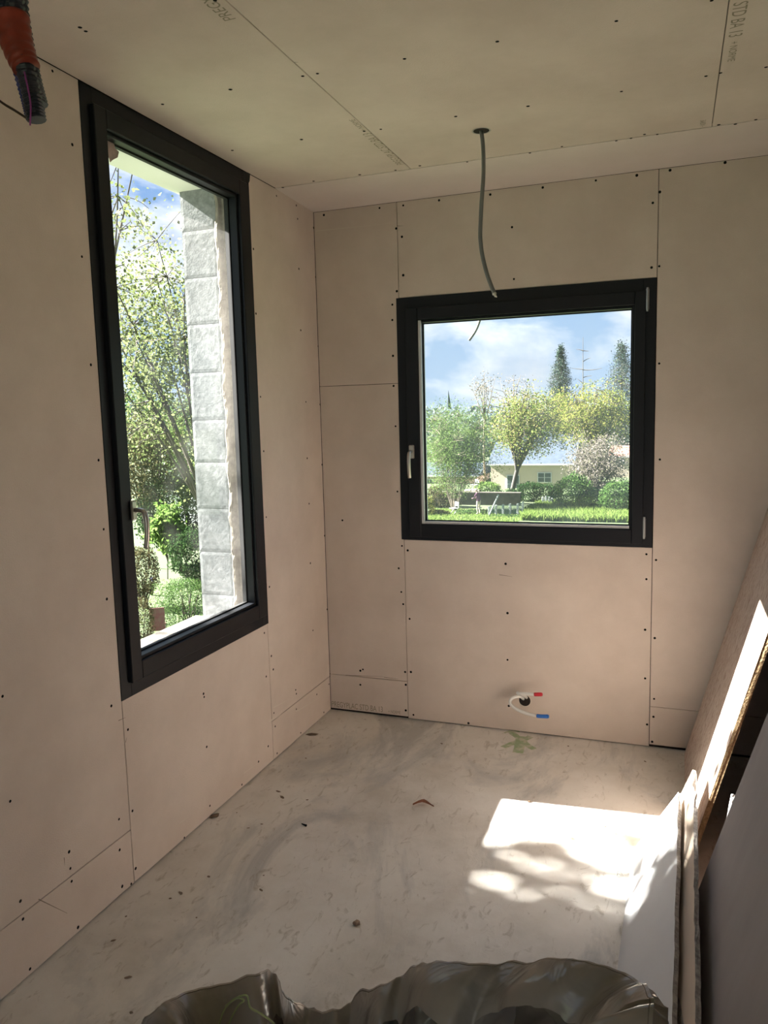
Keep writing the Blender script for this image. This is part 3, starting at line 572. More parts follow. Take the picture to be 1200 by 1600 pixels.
for k in range(4):
    bm = bmesh.new(); a_ = Vector((p.x-.03, p.y, .002)); tube(bm, spline([a_, a_+Vector((.005, .015*k-.02, .008+.004*k)), a_+Vector((.014, .01*k-.02, .010)), a_+Vector((.022, .012*k-.035, .002))], 5), .0005, 5); finish('fibre', bm, M['cable'], fib)
# ------------------------------------------------------------------ exterior
GZ = -5.25
def fast_mesh(name, V, Fc, mat, parent=None, origin=None, stuff=True):
    me = bpy.data.meshes.new(name); V = np.asarray(V, np.float32); Fc = np.asarray(Fc, np.int32)
    if origin is not None: V = V-np.array(origin, np.float32)
    k = Fc.shape[1]; me.vertices.add(len(V)); me.vertices.foreach_set('co', V.ravel()); me.loops.add(Fc.size); me.loops.foreach_set('vertex_index', Fc.ravel())
    me.polygons.add(len(Fc)); me.polygons.foreach_set('loop_start', np.arange(0, Fc.size, k, dtype=np.int32)); me.update(calc_edges=True)
    o = link(name, me, mat, parent)
    if origin is not None and parent is None: o.location = origin
    if stuff: o['kind'] = 'stuff'
    return o
def leaves(C_, size, aspect=.55, droop=0.0):
    """one rhombus leaf at each centre"""
    C_ = np.asarray(C_); n = len(C_); a = RNG.normal(size=(n, 3)); a[:, 2] -= droop; a /= np.linalg.norm(a, axis=1)[:, None]
    b = RNG.normal(size=(n, 3)); b -= a*(a*b).sum(1)[:, None]; b /= np.linalg.norm(b, axis=1)[:, None]
    s = (size*RNG.uniform(.6, 1.3, n))[:, None]; c = np.cross(a, b)*s*.12
    V = np.stack([C_-a*s*.5, C_+b*s*aspect*.5+c, C_+a*s*.5, C_-b*s*aspect*.5+c], 1).reshape(-1, 3)
    return V, np.arange(4*n).reshape(n, 4)
def tubes_np(name, segs, mat, parent, sides=4):
    V, Fc = [], []; base = 0; an = np.arange(sides)*2*np.pi/sides
    for pts, r0, r1 in segs:
        pts = np.asarray([tuple(p) for p in pts]); n = len(pts); T_ = np.gradient(pts, axis=0); T_ /= np.linalg.norm(T_, axis=1)[:, None]+1e-9
        ref = np.array([.37, .91, .19]); A = np.cross(T_, ref); A /= np.linalg.norm(A, axis=1)[:, None]+1e-9; B = np.cross(T_, A); R_ = np.linspace(r0, r1, n)
        ringp = pts[:, None]+R_[:, None, None]*(A[:, None]*np.cos(an)[None, :, None]+B[:, None]*np.sin(an)[None, :, None]); V.append(ringp.reshape(-1, 3))
        for i in range(n-1):
            for k in range(sides): Fc.append((base+i*sides+k, base+i*sides+(k+1) % sides, base+(i+1)*sides+(k+1) % sides, base+(i+1)*sides+k))
        base += n*sides
    return fast_mesh(name, np.concatenate(V), Fc, mat, parent, stuff=False)
def bend(a, b, up=.15, n=5, wob=.04):
    a, b = np.asarray(a, float), np.asarray(b, float); L_ = np.linalg.norm(b-a); mid = (a+b)/2+np.array([0, 0, up*L_])+RNG.normal(size=3)*wob*L_
    t = np.linspace(0, 1, n)[:, None]; return (1-t)**2*a+2*t*(1-t)*mid+t*t*b
def tree(name, base, crown, rad, ncl, nl, spread, leaf, lmat, bmat, label, cat='tree', tr=.18, fork=.4, limbs=7, aspect=.55, droop=0., hollow=.45, twig=.02, multi=False, zcut=-9, up=.1, group=None, squash=1.0):
    base = np.array(base, float); crown = np.array(crown, float); rad = np.array(rad, float)
    root = empty(name, tuple(base), label, cat, group)
    d = RNG.normal(size=(ncl*3, 3)); d /= np.linalg.norm(d, axis=1)[:, None]; r = RNG.uniform(hollow, 1, len(d))**.8; r *= RNG.uniform(.75, 1.22, len(d))
    C_ = d*r[:, None]; C_ = C_[C_[:, 2] > zcut][:ncl]; C_ = crown+C_*rad
    segs = []; top = base+(crown-base)*fork
    if not multi: segs.append((bend(base, top, 0, 5, .02), tr, tr*.75))
    limb = []
    for k in range(limbs):
        th = 2*math.pi*k/limbs+RNG.uniform(-.3, .3); tgt = crown+np.array([math.cos(th)*.62, math.sin(th)*.62, RNG.uniform(-.1, .75)])*rad
        s0 = (base+np.array([math.cos(th), math.sin(th), 0])*tr) if multi else base+(top-base)*RNG.uniform(.75, 1)
        L_ = bend(s0, tgt, up, 8, .05); limb.append(L_); segs.append((L_, tr*(.5 if multi else .55), tr*.10))
    if not multi:
        L_ = bend(top, crown+np.array([0, 0, rad[2]*.8]), 0, 8, .04); limb.append(L_); segs.append((L_, tr*.7, tr*.1))
    LP = np.concatenate([l[2:] for l in limb])
    for c in C_:
        k = np.argmin(((LP-c)**2).sum(1)); segs.append((bend(LP[k], c, up*.6, 4, .06), max(twig*1.3, tr*.10), twig*.5))
    tubes_np('branches', segs, bmat, root)
    ctr = np.repeat(C_, nl, 0)+RNG.normal(size=(len(C_)*nl, 3))*np.array([spread, spread, spread*squash])
    V, Fc = leaves(ctr, leaf, aspect, droop); fast_mesh('foliage', V, Fc, lmat, root)
    return root
def shrub(name, c, rad, n, leaf, mat, label, cat='shrub', group=None, aspect=.6, boxy=False, base=None):
    """dense leafy mass with a woody skeleton"""
    c = np.array(c, float); rad = np.array(rad, float); z0 = GZ if base is None else base
    root = empty(name, (c[0], c[1], z0), label, cat, group)
    d = RNG.normal(size=(n, 3)); d /= np.linalg.norm(d, axis=1)[:, None]
    if boxy: d /= np.abs(d).max(1)[:, None]**.85
    lump = np.array([1+.22*noise.noise(Vector(q)*2.2+Vector(c)) for q in d]); C_ = c+d*rad*(lump*RNG.uniform(.72, 1.04, n))[:, None]; C_ = C_[C_[:, 2] > z0]
    V, Fc = leaves(C_, leaf, aspect); fast_mesh('foliage', V, Fc, mat, root)
    segs = [(bend((c[0]+RNG.normal()*.1*rad[0], c[1]+RNG.normal()*.1*rad[1], z0), c+d[k]*rad*.85, .05), .03, .008) for k in range(14)]
    tubes_np('stems', segs, M['bark'], root)
    return root
K = {}
K['willow'] = foliage_mat('pale_green_leaves', (.10, .20, .035), (.19, .32, .07), (.28, .42, .12))
K['yellowgreen'] = foliage_mat('yellow_green_leaves', (.20, .28, .03), (.34, .40, .06), (.42, .34, .10))
K['golden'] = foliage_mat('golden_leaves', (.17, .30, .05), (.33, .40, .08), (.50, .40, .16))
K['maple'] = foliage_mat('young_maple_leaves', (.19, .26, .07), (.28, .35, .11), (.40, .45, .20), .5)
K['dark'] = foliage_mat('dark_green_leaves', (.018, .05, .016), (.04, .10, .028), (.09, .17, .05))
K['mid'] = foliage_mat('green_leaves', (.05, .13, .025), (.10, .22, .045), (.20, .34, .09))
K['bright'] = foliage_mat('bright_green_leaves', (.14, .30, .04), (.24, .42, .07), (.34, .52, .14), .5)
K['conifer'] = foliage_mat('blue_green_needles', (.025, .055, .04), (.06, .11, .08), (.15, .20, .15), .1)
K['blossom'] = foliage_mat('grey_pink_blossom', (.20, .22, .10), (.36, .31, .25), (.52, .44, .42))
K['brown'] = foliage_mat('olive_brown_leaves', (.06, .07, .025), (.14, .13, .05), (.20, .18, .08))
K['grass'] = foliage_mat('grass_blades', (.16, .30, .04), (.27, .42, .07), (.38, .50, .13), .4)
K['iris'] = foliage_mat('blue_petals', (.16, .18, .55), (.28, .30, .70))
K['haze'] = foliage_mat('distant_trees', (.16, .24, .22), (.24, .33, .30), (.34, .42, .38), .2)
M['lawn'] = P('lawn', (.050, .080, .024), .95, col2=(.033, .050, .017), scale=1.3, detail=12)
M['wall_cream'] = P('cream_render', (.54, .445, .37), .9, var=.06)
M['slate'] = P('grey_slate', (.05, .065, .09), .95, spec=.1, var=.25, scale=3)
M['tile_red'] = P('red_tile', (.24, .10, .075), .8, var=.2)
M['old_wall'] = P('old_garden_wall', (.08, .065, .055), .95, var=.5, scale=4)
M['pane_dark'] = P('dark_window_glass', (.05, .07, .08), .15)
M['post'] = P('weathered_post', (.30, .34, .32), .85, var=.3, scale=6)
M['netting'] = P('green_netting', (.05, .14, .11), .8)
bm = bmesh.new(); box(bm, (-420, -60, GZ-.3), (300, 620, GZ)); g_ = finish('ground', bm, M['lawn']); g_['kind'] = 'structure'
# hills on the horizon
V = []; Fc = []; nn = 90
for k in range(nn+1):
    x = -520+k*8.2; h = 7+9*noise.noise(Vector((k*.09, 0, 0)))+3*noise.noise(Vector((k*.35, 2, 0))); y = 420-.25*abs(x+60)
    V += [(x, y, GZ-1), (x, y, GZ+h), (x-20, y+70, GZ+h+2), (x, y+160, GZ-1)]
for k in range(nn): 
    for j in range(3): Fc.append((4*k+j, 4*k+4+j, 4*k+5+j, 4*k+1+j))
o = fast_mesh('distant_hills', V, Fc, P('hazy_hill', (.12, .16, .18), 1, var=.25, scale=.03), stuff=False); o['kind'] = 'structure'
def X(u, v, Y): return at(u, v, 1, Y)
# ---- seen through the back window
def px(u, Y): return X(u, 700, Y).x
Y = 49
tree('willow_tree', (px(708, Y), Y, GZ), X(714, 703, Y), (2.75, 2.5, 3.3), 620, 40, .34, .15, K['willow'], M['twig'], 'feathery pale green multi-stemmed willow at the left of the back window view', tr=.10, limbs=16, aspect=.28, droop=.4, multi=True, hollow=.15, twig=.014, zcut=-.92, up=.02)
Y = 60
tree('golden_tree', (px(799, Y), Y, GZ), X(824, 664, Y), (3.3, 3.0, 2.9), 420, 26, .52, .18, K['golden'], M['bark_dark'], 'spreading golden-green tree with dark forked trunk in the middle of the back window', tr=.24, fork=.42, limbs=14, hollow=.12, twig=.025, zcut=-.95, squash=.5)
tree('budding_tree', (px(757, 70), 70, GZ), X(757, 612, 70), (1.7, 1.5, 2.0), 40, 14, .22, .17, K['blossom'], M['twig'], 'thin budding tree rising above the willow left of the golden tree', tr=.14, limbs=6, hollow=.2, fork=.7)
tree('budding_tree', (px(803, 72), 72, GZ), X(803, 612, 72), (2.1, 1.5, 2.1), 36, 9, .22, .16, K['blossom'], M['twig'], 'thin nearly bare tree rising directly above the golden tree', tr=.14, limbs=7, hollow=.2, fork=.7)
tree('yellow_tree', (px(925, 66), 66, GZ), X(932, 652, 66), (3.4, 3, 2.9), 360, 28, .55, .19, K['yellowgreen'], M['bark'], 'yellow-green tree with sweeping boughs behind the blossoming shrub at right', tr=.25, fork=.5, limbs=12, hollow=.2, zcut=-.8, squash=.45, up=.15)
tree('blossom_tree', (px(935, 52), 52, GZ), X(935, 725, 52), (2.2, 2.0, 2.1), 380, 28, .24, .13, K['blossom'], M['bark_dark'], 'pinkish-grey blossoming tree in front of the yellow-green tree', tr=.12, limbs=9, hollow=.15, fork=.45, zcut=-.8)
tree('pale_tree', (px(893, 85), 85, GZ), X(874, 652, 85), (3.0, 2.5, 2.8), 220, 28, .4, .24, K['yellowgreen'], M['bark'], 'loose yellow-green tree between the golden tree and the spruce', tr=.2, limbs=8, hollow=.2)
def conifer(u, vt, vb, Y, wpx, label, n=52, mat='conifer', drop=.35):
    top = X(u, vt, Y); bot = X(u, vb, Y); h = top.z-bot.z; w = wpx*Y/F; root = empty('spruce_tree', (top.x, Y, GZ), label, 'tree')
    segs = [(np.array([(top.x, Y, GZ), (top.x, Y, (GZ+top.z)/2), (top.x, Y, top.z)]), .25, .03)]; C_ = []
    for k in range(n):
        t = (k/n)**.9; z = top.z-h*t; r = w*min(1.0, .14+2.3*t)*RNG.uniform(.7, 1.25)
        for j in range(7):
            th = RNG.uniform(0, 6.28); e = np.array([top.x+r*math.cos(th), Y+r*math.sin(th), z-r*drop]); s = np.array([top.x, Y, z]); b_ = bend(s, e, .05, 4, .02); segs.append((b_, .03, .01))
            q = s+(e-s)*RNG.uniform(.15, 1, (20, 1)); C_.append(q+RNG.normal(size=q.shape)*np.array([.12, .12, .16])*(w/1.5+.4))
    tubes_np('branches', segs, M['bark_dark'], root); V, Fc = leaves(np.concatenate(C_), .24*(Y/95), .35, .5); fast_mesh('foliage', V, Fc, K[mat], root); return root
conifer(876, 543, 655, 92, 18.5, 'dark spruce with a pointed top standing above the middle of the back window view')
conifer(972, 538, 695, 96, 30, 'wide grey-green spruce cut off by the right frame of the back window', n=60, mat='conifer')
# bare mast-like tree
root = empty('bare_tree', (px(911, 80), 80, GZ), 'tall bare leafless tree trunk with few side twigs beside the spruce', 'tree')
t0 = X(911, 527, 80); segs = [(np.array([(t0.x, 80, GZ), (t0.x+.05, 80, -1), tuple(t0)]), .12, .02)]
for v, du, dv in ((548, -11, -2), (548, 9, 1), (577, -19, -2), (578, 30, -3), (565, 12, -6), (600, -9, -8), (590, 14, -3)): segs.append((bend(X(911, v, 80), X(911+du, v+dv, 80), -.1 if abs(du) > 15 else .1, 5, .03), .045, .015))
tubes_np('branches', segs, M['bark'], root)
shrub('green_bush', X(897, 772, 50), (1.35, 1.2, 1.35), 5200, .15, K['mid'], 'fresh green bush right of the dark hedge in the back window view')
shrub('green_bush', X(965, 778, 49), (1.2, 1.1, 1.1), 3600, .15, K['mid'], 'green bush below the blossoming tree at the right edge of the back window')
shrub('green_bush', X(925, 785, 51), (1.1, 1.0, 1.0), 2500, .14, K['dark'], 'dark green bush between the two fresh green bushes under the blossoming tree')
shrub('clipped_hedge', X(838, 772, 56), (1.35, .8, .85), 7000, .12, K['dark'], 'clipped dark evergreen hedge in front of the cream house', 'hedge', boxy=True)
shrub('low_bush', X(840, 798, 50), (1.0, .7, .5), 2600, .12, K['mid'], 'low green bush below the clipped hedge beside the fence')
shrub('yellow_bush', X(762, 766, 58), (1.1, .9, .7), 2600, .13, K['bright'], 'bright yellow-green bush behind the dark garden wall')
shrub('bramble', X(690, 778, 51.2), (1.5, .9, 1.0), 4200, .12, K['brown'], 'tangled olive bramble at the foot of the willow behind the white folding chair')
shrub('yellow_bush', X(663, 795, 47), (.75, .7, .95), 2400, .12, K['yellowgreen'], 'yellowish bush at the lower left corner of the back window')
shrub('ivy_clump', X(800, 776, 54), (.8, .5, .6), 1600, .12, K['dark'], 'dark ivy clump at the foot of the golden tree', 'plant')
shrub('weed_clump', X(684, 806, 47.6), (1.0, .5, .42), 2000, .11, K['brown'], 'olive weeds below the willow left of the white folding chair', 'plant')
shrub('weed_clump', X(790, 809, 46.6), (1.5, .35, .22), 2000, .10, K['mid'], 'low green weeds along the foot of the netted fence', 'plant')
shrub('garden_shrub', (6.0, 50, GZ+1.3), (1.6, 1.4, 1.5), 3500, .17, K['dark'], 'dark shrub in the garden right of the meadow', 'shrub')
shrub('garden_shrub', (11.0, 56, GZ+1.9), (2.2, 2.0, 2.1), 4500, .2, K['mid'], 'large green shrub in the garden far right of the meadow', 'shrub')
shrub('weed_clump', X(735, 805, 48), (1.3, .6, .35), 2000, .10, K['mid'], 'low weeds around the folding chair and the gardener', 'plant')
# cream house
def wallbox(bm, x0, x1, y0, y1, z0, z1): box(bm, (x0, y0, z0), (x1, y1, z1))
def house(name, u0, u1, vb, ve, vr, Y, label, wins=(), wallm='wall_cream', roofm='slate', depth=7, chim=()):
    a = X(u0, ve, Y); b_ = X(u1, ve, Y); ze = (a.z+b_.z)/2; zr = X((u0+u1)/2, vr, Y+depth*.5).z; root = empty(name, ((a.x+b_.x)/2, Y+depth/2, GZ), label, 'building')
    boxo('wall', (a.x, Y, GZ), (b_.x, Y+depth, ze), M[wallm], root)
    bm = bmesh.new(); o_ = .3; vs = [bm.verts.new(q) for q in ((a.x-o_, Y-o_, ze-.1), (b_.x+o_, Y-o_, ze-.1), (b_.x+o_, Y+depth+o_, ze-.1), (a.x-o_, Y+depth+o_, ze-.1), (a.x-o_, Y+depth/2, zr), (b_.x+o_, Y+depth/2, zr))]
    for f in ((0, 1, 5, 4), (2, 3, 4, 5), (0, 4, 3), (1, 2, 5), (3, 2, 1, 0)): bm.faces.new([vs[i] for i in f])
    rf = finish('roof', bm, M[roofm], root)
    boxo('gutter', (a.x-o_, Y-o_-.08, ze-.16), (b_.x+o_, Y-o_, ze-.04), M['spacer'], root)
    for (wu0, wv0, wu1, wv1) in wins:
        p, q = X(wu0, wv1, Y), X(wu1, wv0, Y); f = boxo('window', (p.x, Y-.08, p.z), (q.x, Y, q.z), M['chair_white'], root); mm = (p.x+q.x)/2; zz = (p.z+q.z)/2; t = .07
        for xa, xb in ((p.x+t, mm-t*.5), (mm+t*.5, q.x-t)):
            for za, zb in ((p.z+t, zz-t*.3), (zz+t*.3, q.z-t)): boxo('pane', (xa, Y-.10, za), (xb, Y-.07, zb), M['pane_dark'], f)
    for cu, w in chim:
        c = X(cu, vr, Y+depth*.5); boxo('chimney', (c.x-w, Y+depth/2-w, zr-.5), (c.x+w, Y+depth/2+w, zr+1.0), M['tile_red'], root)
    return root
house('cream_house', 767, 893, 772, 724, 690, 66, 'cream single-storey house with a grey slate roof behind the golden tree', [(792, 742, 812, 770), (840, 738, 862, 754)])
house('slate_roofed_house', 818, 890, 700, 694, 668, 82, 'taller house with a grey slate roof behind the cream house', [], 'wall_cream', 'slate', 6)
house('red_roofed_house', 955, 1010, 730, 712, 696, 78, 'house with a pale red tiled roof behind the blossoming tree', [(968, 716, 976, 726)], 'wall_cream', 'tile_red', 6)
house('white_house', 655, 745, 770, 742, 722, 70, 'pale low house glimpsed through the lower willow stems', [(665, 748, 678, 762)], 'wall_cream', 'slate', 6)
for i, (u0, u1, ve, vr, Y, lb_) in enumerate([(660, 700, 652, 640, 150, 'distant grey-roofed town house at the left end of the skyline'), (704, 728, 650, 637, 160, 'distant grey-roofed town house below the church spire'), (736, 770, 652, 641, 155, 'distant grey-roofed town house above the willow crown'), (786, 815, 655, 643, 150, 'distant grey-roofed town house left of the spruce'), (830, 858, 656, 642, 148, 'distant town house at the foot of the spruce')]):
    house('town_house', u0, u1, 700, ve, vr, Y, lb_, [], 'wall_cream', 'slate', 9)
sp = X(701, 640, 220); root = empty('church_tower', (sp.x, 220, GZ), 'tiny church spire on the far skyline above the willow', 'building')
boxo('tower', (sp.x-1, 219, GZ), (sp.x+1, 221, sp.z), M['slate'], root); bm = bmesh.new(); bmesh.ops.create_cone(bm, cap_ends=True, segments=8, radius1=.9, radius2=.03, depth=5.6, matrix=Matrix.Translation((sp.x, 220, sp.z+2.8))); finish('spire', bm, M['slate'], root)
# band of far trees
for k in range(26):
    Y = (104, 116, 128)[k % 3]; u = 646+k*27
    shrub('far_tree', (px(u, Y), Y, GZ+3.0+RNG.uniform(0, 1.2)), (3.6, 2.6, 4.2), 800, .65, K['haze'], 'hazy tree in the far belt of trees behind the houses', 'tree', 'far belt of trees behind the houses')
# garden wall, fence, furniture, gardener
a, b_ = X(676, 790, 53), X(813, 772, 53); boxo('garden_wall', (a.x, 52.8, GZ), (b_.x, 53.1, X(760, 770, 53).z), M['old_wall']); o = COL.objects['garden_wall']; tag(o, 'dark weathered garden wall behind the gardener', 'wall'); boxo('coping', (a.x-.05, 52.7, X(760, 770, 53).z), (b_.x+.05, 53.2, X(760, 770, 53).z+.06), M['old_wall'], o)
YF_ = 47.5; fr = empty('wooden_fence', (px(800, YF_), YF_, GZ), 'low fence of pale weathered posts with green netting right of the gardener', 'fence')
prev = None
for i, (u, vt) in enumerate([(764, 791), (775, 789), (786, 788), (797, 787), (809, 787), (817, 784)]):
    c = X(u, vt, YF_); w = .07; bm = bmesh.new(); box(bm, (c.x-w, YF_-.05, GZ), (c.x+w, YF_+.05, c.z), .01); finish('post', bm, M['post'], fr)
    if prev is not None:
        bm = bmesh.new()
        for k in range(9):
            z = GZ+.1+k*(c.z-GZ-.2)/8; box(bm, (prev, YF_-.01, z-.012), (c.x, YF_+.01, z+.012))
        for k in range(1, 6): xx = prev+(c.x-prev)*k/6; box(bm, (xx-.01, YF_-.01, GZ), (xx+.01, YF_+.01, c.z-.1))
        n_ = finish('netting', bm, M['netting'], fr); n_['kind'] = 'stuff'
    prev = c.x
pk = empty('picket_fence', (px(853, 52), 52, GZ), 'few upright grey pickets between the low bush and the green bush', 'fence')
for u in (848, 853, 858, 863):
    c = X(u, 775+abs(u-853)*.3, 52); bm = bmesh.new(); box(bm, (c.x-.07, 51.97, GZ), (c.x+.07, 52.03, c.z), .01); finish('picket', bm, M['post'], pk)
boxo('rail', (px(846, 52), 52.03, GZ+.5), (px(865, 52), 52.08, GZ+.6), M['post'], pk)
bm = bmesh.new(); p, q = X(764, 812, 47), X(779, 773, 47.6); p.z = GZ; tube(bm, [p, q], .055, 8); tag(finish('leaning_pole', bm, M['post'], origin=p), 'pale pole leaning diagonally over the fence right of the gardener', 'pole')
def chair(name, u, vb, Y, rot, mat, label, h=.88, w=.44, loc=None):
    root = empty(name, loc or (px(u, Y), Y, GZ), label, 'chair'); o = Vector(loc or (px(u, Y), Y, GZ)); Rm = Matrix.Rotation(rot, 3, 'Z')
    def L_(name, pts, r):
        bm = bmesh.new(); tube(bm, [o+Rm @ Vector(p) for p in pts], r, 6); finish(name, bm, mat, root)
    for s in (-1, 1):
        L_('leg', [(s*w/2, .22, 0), (s*w/2, -.20, .45), (s*w/2, -.26, h)], .014); L_('leg', [(s*w/2*.92, -.22, 0), (s*w/2*.92, .20, .45)], .014)
    for k in range(6):
        bm = bmesh.new(); y = -.18+k*.075; box(bm, (-w/2, y, .445), (w/2, y+.06, .46)); bmesh.ops.transform(bm, matrix=Matrix.Translation(o) @ Rm.to_4x4(), verts=bm.verts); finish('seat_slat', bm, mat, root)
    for k in range(3):
        bm = bmesh.new(); z = .58+k*.10; box(bm, (-w/2, -.255, z), (w/2, -.235, z+.075)); bmesh.ops.transform(bm, matrix=Matrix.Translation(o) @ Rm.to_4x4(), verts=bm.verts); finish('back_slat', bm, mat, root)
    return root
chair('folding_chair', 708, 0, 47.2, 2.4, M['chair_white'], 'white folding garden chair left of the gardener')
pt = boxo('terrace', (px(724, 57), 56.6, GZ), (px(748, 57), 57.8, X(740, 766, 57).z), M['wall_cream']); tag(pt, 'pale raised terrace behind the garden wall', 'terrace')
chair('garden_chair', 741, 0, 57, 2.6, M['chair_white'], 'white chair on the terrace behind the garden wall', loc=(px(741, 57), 57.1, X(740, 766, 57).z))
# gardener
def person(o, rot):
    root = empty('person', o, 'person in a dark purple top bending slightly over the garden fence', 'person')
    J = [((0, 0, .95), .15), ((.02, 0, 1.12), .145), ((.07, 0, 1.32), .17), ((.10, 0, 1.43), .10), ((.13, 0, 1.50), .055), ((.16, 0, 1.56), .06)]
    E_ = [(i, i+1) for i in range(5)]
    def chain(start, lst):
        i0 = start
        for c, r in lst: J.append((c, r)); E_.append((i0, len(J)-1)); i0 = len(J)-1
    for s in (-1, 1):
        chain(0, [((0, s*.10, .88), .10), ((.04, s*.11, .48), .065), ((-.02, s*.12, .09), .04), ((.12, s*.13, .03), .035)])
        chain(3, [((.09, s*.19, 1.38), .06), ((.20, s*.22, 1.13), .045), ((.42, s*.13, 1.08), .035), ((.50, s*.11, 1.07), .035)])
    me = bpy.data.meshes.new('body'); me.from_pydata([j[0] for j in J], E_, []); ob = bpy.data.objects.new('body', me); COL.objects.link(ob)
    ob.modifiers.new('skin', 'SKIN'); ob.modifiers.new('sub', 'SUBSURF').levels = 1
    for i, j in enumerate(J): me.skin_vertices[0].data[i].radius = (j[1], j[1])
    me.skin_vertices[0].data[0].use_root = True
    bpy.context.view_layer.update(); m2 = bpy.data.meshes.new_from_object(ob.evaluated_get(bpy.context.evaluated_depsgraph_get())); bpy.data.objects.remove(ob)
    mt = Matrix.Translation(o) @ Matrix.Rotation(rot, 4, 'Z')
    mats = [P('purple_top', (.09, .03, .07), .9), P('beige_trousers', (.42, .36, .28), .9), P('skin', (.55, .33, .25), .6)]
    for k in mats: m2.materials.append(k)
    for p_ in m2.polygons:
        c = p_.center; p_.material_index = 2 if (c.z > 1.47 or c.x > .38 and c.z > .9) else (0 if c.z > .93 else 1); p_.use_smooth = True
    m2.transform(mt); link('body', m2, None, root)
    bm = bmesh.new(); bmesh.ops.create_uvsphere(bm, u_segments=16, v_segments=12, radius=.1)
    for v in bm.verts:
        v.co.z *= 1.22; v.co.y *= .84
        if v.co.x > .06 and abs(v.co.z+.005) < .03 and abs(v.co.y) < .025: v.co.x += .022
        if v.co.z < -.07 and v.co.x > 0: v.co.x *= .8
    bmesh.ops.transform(bm, matrix=mt @ Matrix.Translation((.20, 0, 1.635)) @ Matrix.Rotation(.3, 4, 'Y'), verts=bm.verts); finish('head', bm, mats[2], root, smooth=True)
    bm = bmesh.new(); bmesh.ops.create_uvsphere(bm, u_segments=14, v_segments=10, radius=.106)
    bmesh.ops.delete(bm, geom=[v for v in bm.verts if v.co.x > .045 and v.co.z < .07 or v.co.z < -.05], context='VERTS')
    for v in bm.verts: v.co.z *= 1.22; v.co.y *= .88
    bmesh.ops.transform(bm, matrix=mt @ Matrix.Translation((.19, 0, 1.64)) @ Matrix.Rotation(.3, 4, 'Y'), verts=bm.verts); finish('hair', bm, P('grey_hair', (.35, .30, .26), .9), root, smooth=True)
person(Vector((px(747, 47.6), 47.6, GZ+.0)), 2.7)
# grass
def grass(n, x0, x1, y0, y1, h, name, label, mat='grass', w=.03):
    x = RNG.uniform(x0, x1, n); y = RNG.uniform(y0, y1, n); th = RNG.uniform(0, 6.28, n); hh = h*RNG.uniform(.5, 1.2, n); ln = RNG.normal(size=(n, 2))*.25*hh[:, None]
    b = np.stack([x, y, np.full(n, GZ)], 1); dx = np.stack([np.cos(th)*w, np.sin(th)*w, 0*x], 1); t = b+np.stack([ln[:, 0], ln[:, 1], hh], 1); mid = b+np.stack([ln[:, 0]*.3, ln[:, 1]*.3, hh*.55], 1)
    V = np.stack([b-dx, b+dx, mid+dx*.8, t, mid-dx*.8], 1).reshape(-1, 3)
    o = fast_mesh(name, V, np.arange(5*n).reshape(n, 5), K[mat], origin=(float(x.mean()), float(y.mean()), GZ)); tag(o, label, 'grass', kind='stuff')
grass(34000, px(816, 46), px(1130, 46), 45, 53, .5, 'tall_grass', 'tall sunlit meadow grass at the foot of the back window view')
grass(6000, px(650, 46), px(815, 46), 44, 50, .12, 'rough_grass', 'rough short grass around the fence in the back window view')
# ---- seen through the left window
def Lg(u, v):   # ground point under a sight line
    return at(u, v, 2, GZ)
Y = 11
tb = X(400, 700, Y)
tree('maple_tree', (tb.x, Y, GZ), X(255, 545, Y), (2.7, 2.4, 2.9), 400, 34, .26, .08, K['maple'], M['bark'], 'tall airy tree with fresh yellow-green leaves filling the left window', tr=.08, fork=.62, limbs=18, hollow=.12, twig=.009, aspect=.7, up=.10)
tl = X(20, 360, 6)
tree('young_tree', (tl.x, 6, GZ), X(135, 318, 6), (1.15, 1.2, 1.15), 46, 20, .13, .075, K['maple'], M['bark'], 'thin leafy branches reaching in at the upper left of the left window', tr=.08, fork=.7, limbs=7, hollow=.3, twig=.008, aspect=.7)
tree('olive_tree', (X(222, 715, 26).x, 26, GZ), X(222, 718, 26), (1.9, 1.8, 2.7), 170, 34, .3, .15, K['brown'], M['bark'], 'olive-brown slender tree left of the maple, behind the window handle', tr=.07, hollow=.2, fork=.3, limbs=8)
tree('light_tree', (X(285, 700, 32).x, 32, GZ), X(285, 700, 32), (2.4, 2.2, 2.4), 170, 30, .36, .18, K['willow'], M['bark'], 'light green tree beyond the dark round bush in the left window', tr=.12, hollow=.2, limbs=8)
for k, (u, v, Y) in enumerate([(205, 665, 42), (240, 670, 48), (280, 672, 50), (315, 668, 44)]):
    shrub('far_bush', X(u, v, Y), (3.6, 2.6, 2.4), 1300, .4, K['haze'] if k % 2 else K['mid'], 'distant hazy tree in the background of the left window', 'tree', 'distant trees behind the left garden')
shrub('round_bush', X(276, 800, 27), (2.0, 1.7, 1.95), 11000, .13, K['dark'], 'large dark green round bush in the middle of the left window')
shrub('round_bush', X(305, 868, 23), (1.1, 1.0, 1.1), 4500, .10, K['dark'], 'dark bush partly hidden by the white stone reveal')
tree('leafy_sapling', tuple(Lg(262, 905)), X(262, 825, Lg(262, 905).y), (.75, .6, 1.0), 90, 20, .15, .22, K['bright'], M['bark'], 'bright large-leaved young sapling in front of the dark round bush', cat='plant', tr=.03, hollow=.2, limbs=5, aspect=.75, droop=.5, twig=.008)
q = Lg(222, 925); shrub('grey_green_shrub', X(222, 893, 19.5), (.62, .6, .95), 4200, .075, K['brown'], 'grey-green shrub beside the sash of the left window')
q = Lg(290, 995); shrub('boxwood_hedge', X(292, 946, 16.9), (.78, .7, .80), 10000, .05, K['mid'], 'dense clipped box hedge beside the red chair', 'hedge', boxy=True)
q = Lg(222, 1015); shrub('boxwood_bush', X(220, 972, 15.0), (.42, .4, .75), 3800, .05, K['brown'], 'small shrub left of the red chair')
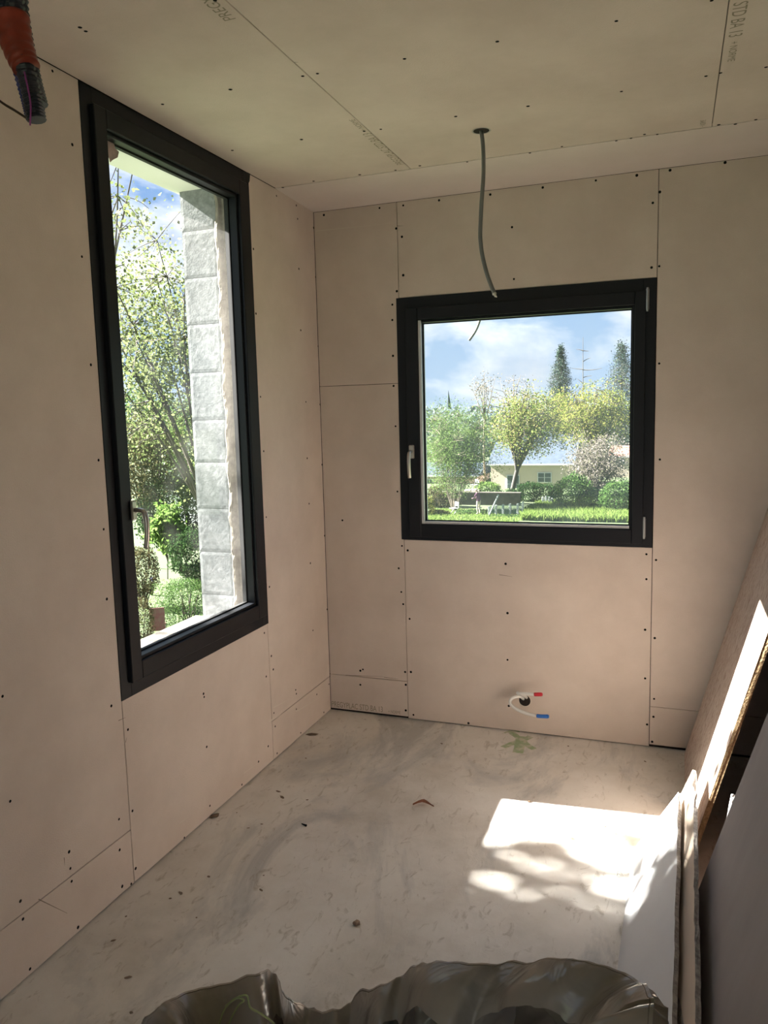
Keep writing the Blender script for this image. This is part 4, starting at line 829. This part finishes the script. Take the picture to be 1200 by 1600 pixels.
q = Lg(248, 1000)
root = empty('red_garden_chair', (q.x, q.y, GZ), 'faded red metal garden chair seen from behind between the hedges', 'chair'); Rm = Matrix.Translation((q.x, q.y, GZ)) @ Matrix.Rotation(.55, 4, 'Z')
for nm, a_, b__ in (('backrest', (-.23, -.02, .30), (.23, .0, 1.04)), ('seat', (-.22, .0, .44), (.22, .42, .46))):
    bm = bmesh.new(); box(bm, a_, b__, .008); bmesh.ops.transform(bm, matrix=Rm, verts=bm.verts); finish(nm, bm, M['chair_red'], root)
for sx_ in (-1, 1):
    for sy in (0, .4):
        bm = bmesh.new(); tube(bm, [Rm @ Vector((sx_*.21, sy, 0)), Rm @ Vector((sx_*.21, sy, .45))], .013, 6); finish('leg', bm, M['bark_dark'], root)
for (u, v, lb_) in ((237, 905, 'blue iris flowers beside the grey-green shrub'), (262, 985, 'blue iris flowers right of the red chair')):
    q = Lg(u, v+25); root = empty('iris_plant', tuple(q), lb_, 'flower'); C_ = np.array(X(u, v, q.y))+RNG.normal(size=(26, 3))*.05
    V, Fc = leaves(C_, .075, .8); fast_mesh('petals', V, Fc, K['iris'], root); tubes_np('stalks', [(bend(q, C_[k], 0, 3), .006, .004) for k in range(6)], K['bright'], root)
    C2 = np.array(q)+RNG.normal(size=(24, 3))*np.array([.08, .08, .02])+np.array([0, 0, .25]); tubes_np('blades', [(bend((c[0]*.3+q.x*.7, c[1]*.3+q.y*.7, GZ), c+np.array([0, 0, .1]), 0, 3), .012, .002) for c in C2], K['bright'], root)
bm = bmesh.new(); q = X(299, 716, 40); box(bm, (q.x-2.2, 40, GZ), (q.x+2.2, 45, q.z+.9)); h_ = finish('pale_house', bm, M['chair_white'], origin=(q.x, 42, GZ)); tag(h_, 'pale house glimpsed through the trees beside the stone reveal', 'building')
for k in (-1.2, .4): boxo('window', (q.x+k, 39.95, q.z-.8), (q.x+k+.8, 40, q.z+.2), M['pane_dark'], h_)
o = grass(9000, -24, -8, 10, 24, .09, 'lawn_grass', 'short lawn grass in the garden below the left window', w=.012)
# tree west of the house whose leaves dapple the sunlight on the floor (outside the frame, stands where the shadow demands)
RNG = np.random.default_rng(12)
tree('side_garden_tree', (-5.6, -3.5, GZ), (-5.3, -2.24, 4.95), (1.4, 1.0, 1.15), 275, 17, .10, .10, K['mid'], M['bark'], 'leafy tree beside the house just left of the view, shading the left window', tr=.10, fork=.6, limbs=12, hollow=.1, twig=.006, aspect=.8)
